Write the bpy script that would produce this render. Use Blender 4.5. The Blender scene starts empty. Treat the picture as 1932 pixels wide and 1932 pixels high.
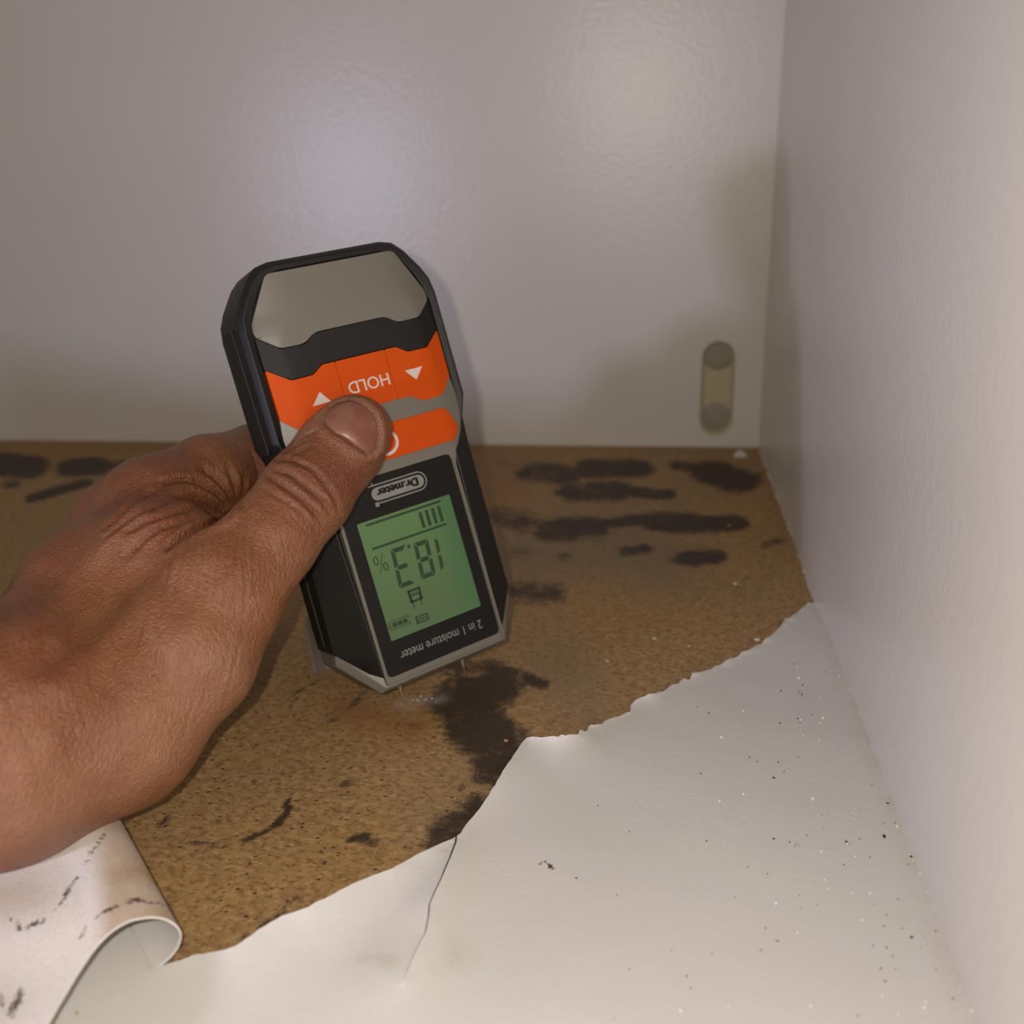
import bpy, bmesh, math, random
import numpy as np
from mathutils import Vector, Matrix
from mathutils.geometry import delaunay_2d_cdt
from mathutils.bvhtree import BVHTree

random.seed(5)
rng = np.random.default_rng(7)
scene = bpy.context.scene
COL = scene.collection

# ------------------------------------------------------------------ camera
FPX = 1900.0
CAMH = 0.16
PITCH, YAW, ROLL = (math.radians(a) for a in (19.41276555, 7.75432324, -1.54127923))
fwd = np.array([-math.sin(YAW)*math.cos(PITCH), math.cos(YAW)*math.cos(PITCH), -math.sin(PITCH)])
rgt = np.array([math.cos(YAW), math.sin(YAW), 0.0])
upv = np.cross(rgt, fwd)
r2 = math.cos(ROLL)*rgt + math.sin(ROLL)*upv
u2 = -math.sin(ROLL)*rgt + math.cos(ROLL)*upv
RC = np.stack([r2, -u2, fwd])              # world -> camera (x right, y down, z forward)
CPOS = np.array([0, 0, CAMH])
cam_d = bpy.data.cameras.new('camera')
cam = bpy.data.objects.new('camera', cam_d)
COL.objects.link(cam)
cam.matrix_world = Matrix([[r2[i], u2[i], -fwd[i], CPOS[i]] for i in range(3)] + [[0, 0, 0, 1]])
cam_d.sensor_width = 36
cam_d.lens = FPX/1932*36
cam_d.clip_start = 0.01
cam_d.dof.use_dof = True
cam_d.dof.focus_distance = 0.272
cam_d.dof.aperture_fstop = 12.5
scene.camera = cam

# ------------------------------------------------------------------ view and light
scene.view_settings.view_transform = 'Standard'
scene.view_settings.look = 'None'
scene.view_settings.gamma = 1
scene.view_settings.exposure = 1.0
world = bpy.data.worlds.new('room')
scene.world = world
world.use_nodes = True
bg = world.node_tree.nodes['Background']
bg.inputs[0].default_value = (1.0, 0.88, 0.77, 1)
bg.inputs[1].default_value = 0.11


def lamp(name, kind, loc, power, color, size, aim=None, **kw):
    d = bpy.data.lights.new(name, kind)
    d.energy = power
    d.color = color
    if kind == 'AREA':
        d.shape = 'DISK'
        d.size = size
    else:
        d.shadow_soft_size = size
    for k, v in kw.items():
        setattr(d, k, v)
    o = bpy.data.objects.new(name, d)
    COL.objects.link(o)
    o.location = loc
    if aim is not None:
        o.rotation_euler = (Vector(aim)-Vector(loc)).to_track_quat('-Z', 'Y').to_euler()
    return o


# the phone's own light, a finger's width left of and above its lens
fl = CPOS - 0.013*r2 + 0.006*u2
lamp('phone_light', 'POINT', fl, 0.84, (1.0, 0.905, 0.80), 0.0022)
# a cool white torch lying on the shelf to the left, outside the frame
lamp('torch_light', 'SPOT', (-0.345, -0.10, 0.095), 1.6, (0.70, 0.72, 1.0), 0.015, (-0.06, 0.4, 0.05), spot_size=math.radians(100), spot_blend=1.0)


# ------------------------------------------------------------------ projection helpers
def ray(px, py):
    return RC.T @ np.array([(px-966)/FPX, (py-966)/FPX, 1.0])


def flo(px, py, z=0.0):
    v = ray(px, py)
    return CPOS + v*((z-CAMH)/v[2])


def at(px, py, d):
    """world point seen at a pixel, d metres in front of the lens plane"""
    return CPOS + ray(px, py)*d


def to_px(P):
    q = (np.asarray(P)-CPOS) @ RC.T
    return 966+FPX*q[..., 0]/q[..., 2], 966+FPX*q[..., 1]/q[..., 2]


# ------------------------------------------------------------------ object helpers
def tag(o, label=None, cat=None, group=None, kind=None):
    if label: o['label'] = label
    if cat: o['category'] = cat
    if group: o['group'] = group
    if kind: o['kind'] = kind
    return o


def mesh_obj(name, verts, faces, mat=None, parent=None, smooth=False):
    me = bpy.data.meshes.new(name)
    me.from_pydata([tuple(map(float, v)) for v in verts], [], [tuple(map(int, f)) for f in faces])
    me.update()
    if mat: me.materials.append(mat)
    if smooth:
        me.polygons.foreach_set('use_smooth', [True]*len(me.polygons))
    o = bpy.data.objects.new(name, me)
    COL.objects.link(o)
    if parent is not None: o.parent = parent
    return o


def fix_normals(o):
    bm = bmesh.new()
    bm.from_mesh(o.data)
    bmesh.ops.recalc_face_normals(bm, faces=bm.faces)
    bm.to_mesh(o.data)
    bm.free()


def bevel(o, w, seg=2, ang=35):
    m = o.modifiers.new('bevel', 'BEVEL')
    m.width = w
    m.segments = seg
    m.limit_method = 'ANGLE'
    m.angle_limit = math.radians(ang)
    m.harden_normals = False
    return m


def set_attr(o, name, vals):
    a = o.data.attributes.new(name, 'FLOAT', 'POINT')
    a.data.foreach_set('value', np.asarray(vals, dtype=np.float32))


# ------------------------------------------------------------------ materials
class NT:
    def __init__(s, name, rough=0.5, spec=0.5, color=(0.8, 0.8, 0.8)):
        s.m = bpy.data.materials.new(name)
        s.m.use_nodes = True
        s.t = s.m.node_tree
        s.b = s.t.nodes['Principled BSDF']
        s.b.inputs['Roughness'].default_value = rough
        s.b.inputs['Specular IOR Level'].default_value = spec
        s.b.inputs['Base Color'].default_value = (*color, 1)

    def n(s, typ, ins=None, **props):
        nd = s.t.nodes.new(typ)
        for k, v in props.items(): setattr(nd, k, v)
        for k, v in (ins or {}).items(): s.set(nd.inputs[k], v)
        return nd

    def set(s, inp, v):
        if isinstance(v, bpy.types.NodeSocket): s.t.links.new(v, inp)
        elif isinstance(v, bpy.types.Node): s.t.links.new(v.outputs[0], inp)
        else: inp.default_value = v

    def math(s, op, a, b=0.0, clamp=False):
        nd = s.n('ShaderNodeMath', {0: a, 1: b}, operation=op)
        nd.use_clamp = clamp
        return nd.outputs[0]

    def mix(s, fac, a, b, blend='MIX'):
        nd = s.n('ShaderNodeMix', data_type='RGBA', blend_type=blend)
        s.set(nd.inputs['Factor'], fac)
        s.set(nd.inputs[6], (*a, 1) if isinstance(a, tuple) else a)
        s.set(nd.inputs[7], (*b, 1) if isinstance(b, tuple) else b)
        return nd.outputs[2]

    def obj(s, scale=(1, 1, 1), rot=(0, 0, 0)):
        tc = s.n('ShaderNodeTexCoord')
        mp = s.n('ShaderNodeMapping', {0: tc.outputs['Object']})
        mp.inputs['Scale'].default_value = scale
        mp.inputs['Rotation'].default_value = rot
        return mp.outputs[0]

    def noise(s, vec, scale, detail=4, rough=0.5):
        return s.n('ShaderNodeTexNoise', {'Vector': vec, 'Scale': scale, 'Detail': detail, 'Roughness': rough}).outputs[0]

    def voro(s, vec, scale, feature='F1', rand=1.0):
        return s.n('ShaderNodeTexVoronoi', {'Vector': vec, 'Scale': scale, 'Randomness': rand}, feature=feature).outputs[0]

    def ramp(s, fac, lo, hi, a=0.0, b=1.0):
        nd = s.n('ShaderNodeMapRange', {0: fac, 1: lo, 2: hi, 3: a, 4: b})
        nd.clamp = True
        nd.interpolation_type = 'SMOOTHSTEP'
        return nd.outputs[0]

    def attr(s, name):
        return s.n('ShaderNodeAttribute', attribute_name=name).outputs['Fac']

    def bump(s, h, dist, strength=1.0, normal=None):
        nd = s.n('ShaderNodeBump', {'Height': h, 'Distance': dist, 'Strength': strength})
        if normal is not None: s.set(nd.inputs['Normal'], normal)
        return nd.outputs[0]


def plain(name, color, rough=0.5, spec=0.5, grain=0.0, gscale=2500, metal=0.0):
    k = NT(name, rough, spec, color)
    k.b.inputs['Metallic'].default_value = metal
    v = k.obj()
    nz = k.noise(v, gscale, 2)
    k.set(k.b.inputs['Roughness'], k.ramp(nz, 0.2, 0.8, rough*0.9, min(1, rough*1.1)))
    if grain: k.set(k.b.inputs['Normal'], k.bump(nz, grain))
    return k.m


# white melamine: walls
k = NT('white_melamine_board', 0.31, 0.6)
v = k.obj()
big = k.noise(v, 6, 3)
k.set(k.b.inputs['Base Color'], k.mix(k.ramp(big, 0.3, 0.7), (0.65, 0.62, 0.57), (0.69, 0.655, 0.605)))
h1 = k.noise(v, 420, 3, 0.55)
k.set(k.b.inputs['Normal'], k.bump(h1, 0.00022, 0.7))
M_WALL = k.m

# white shelf foil
k = NT('white_shelf_foil', 0.44, 0.5)
v = k.obj()
big = k.noise(v, 14, 4)
fine = k.noise(v, 900, 3, 0.6)
mid = k.noise(v, 120, 3, 0.55)
stain = k.attr('stain')
c0 = k.mix(k.ramp(big, 0.3, 0.75), (0.60, 0.585, 0.562), (0.64, 0.624, 0.60))
c1 = k.mix(k.math('MULTIPLY', stain, k.ramp(mid, 0.3, 0.7, 0.3, 1.0)), c0, (0.36, 0.26, 0.15))
k.set(k.b.inputs['Base Color'], c1)
k.set(k.b.inputs['Normal'], k.bump(k.math('ADD', fine, k.math('MULTIPLY', mid, 1.2)), 0.00012, 0.75))
M_FOIL = k.m

# fibrous back of the foil
k = NT('foil_paper_back', 0.85, 0.2)
v = k.obj()
vs = k.obj((1, 1, 1), (0, 0, 0.7))
blot = k.noise(v, 38, 4, 0.6)
fib = k.noise(v, 1500, 5, 0.75)
st = k.attr('streak')
tan = k.attr('tan')
f = k.math('MULTIPLY', tan, k.ramp(blot, 0.25, 0.7, 0.35, 1.0))
c0 = k.mix(f, (0.74, 0.70, 0.66), (0.43, 0.30, 0.18))
c0 = k.mix(k.ramp(fib, 0.35, 0.75, 0, 0.28), c0, (0.28, 0.20, 0.13))
thr = k.ramp(k.math('ADD', st, k.math('MULTIPLY', k.math('SUBTRACT', fib, 0.5), k.ramp(st, 0.05, 0.3, 0, 2.3))), 0.26, 0.75)
c1 = k.mix(thr, c0, (0.07, 0.05, 0.05))
k.set(k.b.inputs['Base Color'], c1)
k.set(k.b.inputs['Normal'], k.bump(fib, 0.0003, 0.6))
M_BACK = k.m

# raw particle board with mould
k = NT('mouldy_particle_board', 0.62, 0.35)
v = k.obj((1, 1.0, 1))
vx = k.obj((0.42, 1.0, 1))
vx2 = k.obj((0.35, 1.0, 1), (0, 0, 0.25))
big = k.noise(v, 16, 4, 0.6)
midn = k.noise(v, 250, 6, 0.75)
chip = k.noise(k.obj((0.75, 1, 1), (0, 0, 0.3)), 620, 5, 0.72)
fine = k.noise(v, 1900, 3, 0.65)
c = k.mix(k.ramp(big, 0.3, 0.7), (0.42, 0.250, 0.092), (0.355, 0.232, 0.105))
c = k.mix(k.ramp(midn, 0.36, 0.66, 0, 0.62), c, (0.20, 0.112, 0.040))
c = k.mix(k.ramp(chip, 0.52, 0.64, 0, 0.85), c, (0.47, 0.30, 0.13))
c = k.mix(k.ramp(chip, 0.48, 0.37, 0, 0.9), c, (0.17, 0.095, 0.04))
c = k.mix(k.ramp(fine, 0.6, 0.75, 0, 0.35), c, (0.5, 0.36, 0.2))
rust = k.attr('rust')
c = k.mix(k.math('MULTIPLY', rust, 0.75), c, (0.26, 0.115, 0.035))
wet = k.attr('grey')
c = k.mix(k.math('MULTIPLY', wet, 0.7), c, (0.21, 0.15, 0.098))
# small pores
vo = k.n('ShaderNodeTexVoronoi', {'Vector': k.obj((0.7, 1, 1)), 'Scale': 560.0, 'Randomness': 1.0})
pm = k.noise(v, 90, 3)
rnd = k.n('ShaderNodeSeparateColor', {0: vo.outputs['Color']}).outputs[0]
pore = k.math('MULTIPLY', k.ramp(vo.outputs['Distance'], 0.24, 0.12), k.ramp(k.math('ADD', k.math('MULTIPLY', rnd, 0.6), k.math('MULTIPLY', pm, 0.7)), 0.80, 0.86))
c = k.mix(k.math('MULTIPLY', pore, 0.85), c, (0.05, 0.028, 0.018))
vo2 = k.n('ShaderNodeTexVoronoi', {'Vector': k.obj((0.6, 1, 1)), 'Scale': 1200.0, 'Randomness': 1.0})
rnd2 = k.n('ShaderNodeSeparateColor', {0: vo2.outputs['Color']}).outputs[0]
pore2 = k.math('MULTIPLY', k.ramp(vo2.outputs['Distance'], 0.32, 0.15), k.ramp(rnd2, 0.86, 0.92))
c = k.mix(k.math('MULTIPLY', pore2, 0.75), c, (0.06, 0.035, 0.02))
pore3 = k.math('MULTIPLY', k.ramp(vo2.outputs['Distance'], 0.35, 0.15), k.ramp(rnd2, 0.06, 0.03))
c = k.mix(k.math('MULTIPLY', pore3, 0.7), c, (0.62, 0.44, 0.22))
# mould
sa = k.attr('stain')
brk = k.math('ADD', k.math('MULTIPLY', k.math('SUBTRACT', midn, 0.5), 1.5), k.math('ADD', k.math('MULTIPLY', k.math('SUBTRACT', fine, 0.5), 0.8), k.math('MULTIPLY', k.math('SUBTRACT', k.noise(v, 60, 3, 0.6), 0.5), 1.1)))
smk = k.ramp(k.math('ADD', sa, k.math('MULTIPLY', brk, k.ramp(sa, 0.0, 0.3))), 0.07, 0.86)
c = k.mix(k.math('MULTIPLY', smk, 0.94), c, (0.034, 0.024, 0.018))
du = k.attr('dust')
c = k.mix(k.math('MULTIPLY', du, k.ramp(fine, 0.4, 0.62, 0.1, 0.85)), c, (0.42, 0.38, 0.35))
k.set(k.b.inputs['Base Color'], c)
hh = k.math('ADD', k.math('MULTIPLY', chip, 0.6), k.math('ADD', k.math('MULTIPLY', fine, 0.25), k.math('MULTIPLY', pore, -1.2)))
k.set(k.b.inputs['Normal'], k.bump(hh, 0.0005, 0.8))
M_BOARD = k.m

M_BLACK = plain('black_moulded_plastic', (0.0085, 0.008, 0.0072), 0.46, 0.36, 0.00005, 5000)
M_RUBBER = plain('black_soft_plastic', (0.0115, 0.0098, 0.0085), 0.55, 0.30, 0.00006, 6000)
M_GLOSS = plain('black_window_plastic', (0.0105, 0.0090, 0.0080), 0.35, 0.2)
M_GREY = plain('light_grey_plastic', (0.158, 0.146, 0.120), 0.42, 0.45, 0.00002, 4000)
M_ORANGE = plain('orange_rubber', (0.55, 0.068, 0.0025), 0.6, 0.15, 0.00004, 5000)
M_WHITEINK = plain('white_print', (0.60, 0.52, 0.46), 0.6, 0.3)
M_GREYINK = plain('grey_print', (0.22, 0.22, 0.21), 0.6, 0.3)
M_METAL = plain('steel_pin', (0.75, 0.62, 0.48), 0.3, 0.5, metal=1.0)
M_INK = plain('lcd_segment', (0.028, 0.055, 0.030), 0.5, 0.2)
M_YELLOWED = plain('yellowed_plastic', (0.52, 0.465, 0.30), 0.55, 0.4)
M_OLIVE = plain('dull_grey_plastic', (0.33, 0.31, 0.24), 0.6, 0.3)
M_CHIPW = plain('white_flake', (0.72, 0.68, 0.60), 0.7, 0.3)
M_CHIPD = plain('dark_crumb', (0.06, 0.045, 0.035), 0.8, 0.2)
M_CHIPB = plain('brown_wood_crumb', (0.48, 0.28, 0.12), 0.8, 0.2)
M_DINGY = plain('dingy_foil', (0.17, 0.145, 0.13), 0.5, 0.4)
M_HAIR = plain('dark_hair', (0.05, 0.025, 0.015), 0.5, 0.4)

# backlit lcd: brighter near the led edge
k = NT('green_lcd_backlight', 0.35, 0.4)
tc = k.n('ShaderNodeTexCoord')
sx = k.n('ShaderNodeSeparateXYZ', {0: tc.outputs['Object']})
edge = k.ramp(sx.outputs[0], 0.0045, 0.0157)
upg = k.ramp(sx.outputs[1], -0.047, -0.011)
col = k.mix(upg, (0.085, 0.165, 0.055), (0.115, 0.27, 0.075))
col = k.mix(edge, col, (0.018, 0.17, 0.050))
low = k.ramp(sx.outputs[1], -0.0435, -0.0475)
col = k.mix(k.math('MULTIPLY', low, 0.5), col, (0.05, 0.22, 0.09))
k.set(k.b.inputs['Base Color'], (0.055, 0.080, 0.036, 1))
k.set(k.b.inputs['Emission Color'], col)
k.b.inputs['Emission Strength'].default_value = 0.155
M_LCD = k.m

# skin
k = NT('skin', 0.42, 0.55)
v = k.obj()
blot = k.noise(v, 45, 4, 0.6)
blot2 = k.noise(v, 130, 3, 0.6)
tone = k.attr('tone')
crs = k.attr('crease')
yel = k.attr('pale')
c = k.mix(k.ramp(blot, 0.32, 0.68), (0.228, 0.092, 0.034), (0.190, 0.063, 0.024))
c = k.mix(k.ramp(blot2, 0.45, 0.72, 0, 0.4), c, (0.245, 0.112, 0.050))
c = k.mix(k.ramp(k.noise(k.obj((1.0, 0.3, 0.3), (0.15, 0.35, 0.0)), 700, 4, 0.7), 0.5, 0.75, 0, 0.45), c, (0.120, 0.040, 0.020))
c = k.mix(k.ramp(k.noise(v, 900, 3, 0.7), 0.56, 0.75, 0, 0.35), c, (0.30, 0.16, 0.09))
c = k.mix(k.math('MULTIPLY', tone, 0.6), c, (0.145, 0.036, 0.018))
c = k.mix(k.math('MULTIPLY', yel, 0.55), c, (0.300, 0.160, 0.100))
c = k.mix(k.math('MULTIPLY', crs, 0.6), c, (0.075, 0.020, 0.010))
k.set(k.b.inputs['Base Color'], c)
k.b.inputs['Subsurface Weight'].default_value = 0.12
k.b.inputs['Subsurface Radius'].default_value = (0.9, 0.3, 0.15)
k.b.inputs['Subsurface Scale'].default_value = 0.0015
va = k.obj((1.0, 0.38, 0.38), (0.15, 0.35, 0.0))
vb = k.obj((0.5, 0.9, 1.0), (0.5, 0.9, 0.4))
l1 = k.n('ShaderNodeTexVoronoi', {'Vector': va, 'Scale': 2600.0}, feature='F1').outputs[0]
l2 = k.n('ShaderNodeTexVoronoi', {'Vector': vb, 'Scale': 2100.0}, feature='F1').outputs[0]
ln = k.noise(va, 1500, 4, 0.65)
soft = k.noise(v, 260, 3, 0.5)
hh = k.math('ADD', k.math('MULTIPLY', k.math('ADD', l1, l2), -0.35), k.math('ADD', k.math('MULTIPLY', ln, 1.2), k.math('MULTIPLY', soft, 0.7)))
k.set(k.b.inputs['Normal'], k.bump(hh, 0.00050, 0.95))
k.set(k.b.inputs['Roughness'], k.ramp(ln, 0.3, 0.7, 0.30, 0.55))
M_SKIN = k.m
k = NT('fingernail', 0.34, 0.5)
v = k.obj()
bl = k.noise(v, 110, 2)
c = k.mix(k.ramp(bl, 0.35, 0.6), (0.235, 0.112, 0.068), (0.205, 0.072, 0.052))
k.set(k.b.inputs['Base Color'], c)
k.b.inputs['Subsurface Weight'].default_value = 0.1
k.b.inputs['Subsurface Scale'].default_value = 0.001
k.set(k.b.inputs['Normal'], k.bump(k.noise(k.obj((1, 0.25, 1), (0, 0, 0.6)), 900, 2), 0.00006))
M_NAIL = k.m


# ------------------------------------------------------------------ 2D helpers
def seg_dist(X, Y, pts):
    """distance field to a polyline and parameter-wise nothing else"""
    X = np.asarray(X); Y = np.asarray(Y)
    best = np.full(X.shape, 1e9)
    if len(pts) == 1:
        return np.hypot(X-pts[0][0], Y-pts[0][1])
    for (ax, ay), (bx, by) in zip(pts[:-1], pts[1:]):
        dx, dy = bx-ax, by-ay
        t = np.clip(((X-ax)*dx+(Y-ay)*dy)/(dx*dx+dy*dy+1e-12), 0, 1)
        best = np.minimum(best, np.hypot(X-ax-t*dx, Y-ay-t*dy))
    return best


def inside(X, Y, poly):
    X = np.asarray(X); Y = np.asarray(Y)
    c = np.zeros(X.shape, bool)
    n = len(poly)
    for i in range(n):
        x1, y1 = poly[i]; x2, y2 = poly[(i+1) % n]
        cond = ((y1 > Y) != (y2 > Y))
        with np.errstate(divide='ignore', invalid='ignore'):
            xi = (x2-x1)*(Y-y1)/((y2-y1) if y2 != y1 else 1e-12)+x1
        c ^= cond & (X < xi)
    return c


def vnoise(P, scale, seed=0):
    """smooth value noise in 2D"""
    r = np.random.default_rng(seed)
    T = r.random((64, 64))
    x = P[..., 0]*scale; y = P[..., 1]*scale
    xi = np.floor(x).astype(int); yi = np.floor(y).astype(int)
    fx = x-xi; fy = y-yi
    fx = fx*fx*(3-2*fx); fy = fy*fy*(3-2*fy)
    g = lambda a, b: T[a % 64, b % 64]
    return (g(xi, yi)*(1-fx)+g(xi+1, yi)*fx)*(1-fy)+(g(xi, yi+1)*(1-fx)+g(xi+1, yi+1)*fx)*fy-0.5


def round_poly(pts, r, seg=4):
    out = []
    n = len(pts)
    for i in range(n):
        p0 = Vector(pts[i-1][:2]); p1 = Vector(pts[i][:2]); p2 = Vector(pts[(i+1) % n][:2])
        a = (p0-p1); b = (p2-p1)
        d = min(r, a.length*0.45, b.length*0.45)
        A = p1+a.normalized()*d; B = p1+b.normalized()*d
        for s in range(seg+1):
            t = s/seg
            out.append(tuple((1-t)**2*A+2*t*(1-t)*p1+t*t*B))
    return out


def densify(poly, step):
    out = []
    n = len(poly)
    for i in range(n):
        a = np.array(poly[i]); b = np.array(poly[(i+1) % n])
        m = max(1, int(np.linalg.norm(b-a)/step))
        for s in range(m):
            out.append(tuple(a+(b-a)*s/m))
    return out


def densify_open(line, step):
    out = []
    for a, b in zip(line[:-1], line[1:]):
        a = np.array(a); b = np.array(b)
        m = max(1, int(np.linalg.norm(b-a)/step))
        for s in range(m): out.append(tuple(a+(b-a)*s/m))
    out.append(tuple(line[-1]))
    return out


def cdt_fill(poly, extra=(), edges=()):
    pts = [Vector(p) for p in poly]
    n = len(pts)
    ex = [Vector(p) for p in extra]
    allp = pts+ex
    ed = [(i, (i+1) % n) for i in range(n)]+[(n+a, n+b) for a, b in edges]
    r = delaunay_2d_cdt(allp, ed, [list(range(n))], 1, 1e-7)
    return [tuple(p) for p in r[0]], r[2]


def plate(name, poly, zf, depth, mat, parent, zoff=0.0, splits=(), step=1.5, bev=0.18, unit=0.001, extra=()):
    """slab with a surface that follows zf(x,y); poly in mm"""
    poly = densify(poly, step)
    ex = []; ed = []
    xs = [p[0] for p in poly]; ys = [p[1] for p in poly]
    for sx in splits:
        yy = [y for y in np.arange(min(ys)+0.4, max(ys)-0.2, step) if inside(np.array([sx]), np.array([y]), poly)[0]]
        for y in yy: ex.append((sx, y))
    ex += list(extra)
    vs, fs = cdt_fill(poly, ex, ed)
    vs = [tuple(v_) for v_ in vs]
    n = len(vs)
    V = [(x*unit, y*unit, (zf(x, y)+zoff)*unit) for x, y in vs]
    V += [(x*unit, y*unit, (zf(x, y)+zoff-depth)*unit) for x, y in vs]
    F = [tuple(f) for f in fs]+[tuple(i+n for i in reversed(f)) for f in fs]
    cnt = {}
    for f in fs:
        for a, b in zip(f, list(f[1:])+[f[0]]):
            cnt[(a, b)] = 1
    for (a, b) in cnt:
        if (b, a) not in cnt: F.append((a, a+n, b+n, b))
    o = mesh_obj(name, V, F, mat, parent)
    fix_normals(o)
    o.data.polygons.foreach_set('use_smooth', [True]*len(o.data.polygons))
    o.data.set_sharp_from_angle(angle=math.radians(40))
    if bev: bevel(o, bev*unit, 2, 50)
    return o


# ------------------------------------------------------------------ room shell
WX = 0.411*CAMH          # plane of the right side panel
WY = 3.549*CAMH          # plane of the back panel
TOP = 0.62


def grid_mesh(name, O, U, V, nu, nv, mat, off=None):
    O, U, V = map(np.array, (O, U, V))
    a, b = np.meshgrid(np.linspace(0, 1, nu), np.linspace(0, 1, nv), indexing='ij')
    P = O+a[..., None]*U+b[..., None]*V
    if off is not None: P = P+off(P)
    P = P.reshape(-1, 3)
    i, j = np.meshgrid(np.arange(nu-1), np.arange(nv-1), indexing='ij')
    q = (i*nv+j).ravel()
    F = np.stack([q, q+nv, q+nv+1, q+1], 1)
    return mesh_obj(name, P, F, mat, smooth=True)


# floor board (raw particle board) with a fine grid where the board is bare
gx = np.concatenate([np.linspace(-1.1, -0.46, 10)[:-1], np.arange(-0.46, WX, 0.0014), [WX+0.0005]])
gy = np.concatenate([np.linspace(-0.25, 0.12, 8)[:-1], np.arange(0.12, WY, 0.0014), [WY+0.0005]])
GX, GY = np.meshgrid(gx, gy, indexing='ij')
P = np.stack([GX, GY, np.zeros_like(GX)], -1)
top = P.reshape(-1, 3)
nx, ny = GX.shape
I, J = np.meshgrid(np.arange(nx-1), np.arange(ny-1), indexing='ij')
q = (I*ny+J).ravel()
F = np.stack([q, q+ny, q+ny+1, q+1], 1)
# underside and rim give the board its 16 mm
nt = len(top)
cor = [(-1.1, -0.25), (WX+0.0005, -0.25), (WX+0.0005, WY+0.0005), (-1.1, WY+0.0005)]
V = np.concatenate([top, np.array([(x, y, -0.016) for x, y in cor]), np.array([(x, y, 0) for x, y in cor])])
F = [tuple(f) for f in F]+[(nt+3, nt+2, nt+1, nt), (nt, nt+1, nt+5, nt+4), (nt+1, nt+2, nt+6, nt+5), (nt+2, nt+3, nt+7, nt+6), (nt+3, nt, nt+4, nt+7)]
floor = mesh_obj('floor', V, F, M_BOARD)
tag(floor, kind='structure')
q = (V-CPOS) @ RC.T
ok = q[:, 2] > 0.05
PX = np.where(ok, 966+FPX*q[:, 0]/np.maximum(q[:, 2], 0.05), -9999)
PY = np.where(ok, 966+FPX*q[:, 1]/np.maximum(q[:, 2], 0.05), -9999)
nz = vnoise(V[:, :2], 160, 1)*14+vnoise(V[:, :2], 420, 2)*8+vnoise(V[:, :2], 60, 3)*16
nzy = vnoise(V[:, :2], 160, 4)*8+vnoise(V[:, :2], 420, 5)*5
near = np.clip((PY-900)/500, 0.25, 1.0)
SX = PX+nz*near; SY = PY+nzy*near
stain = np.zeros(len(V))


def stroke(pts, w, s=1.0, soft=0.55, fy=1.0):
    """blurred mark: w half width, fy squashes it vertically"""
    d = seg_dist(SX, SY/fy, [(x, y/fy) for x, y in pts])
    m = np.clip((w*(1+soft)-d)/(2*w*soft), 0, 1)
    m = m*m*(3-2*m)*s
    np.maximum(stain, m, out=stain)


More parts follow.
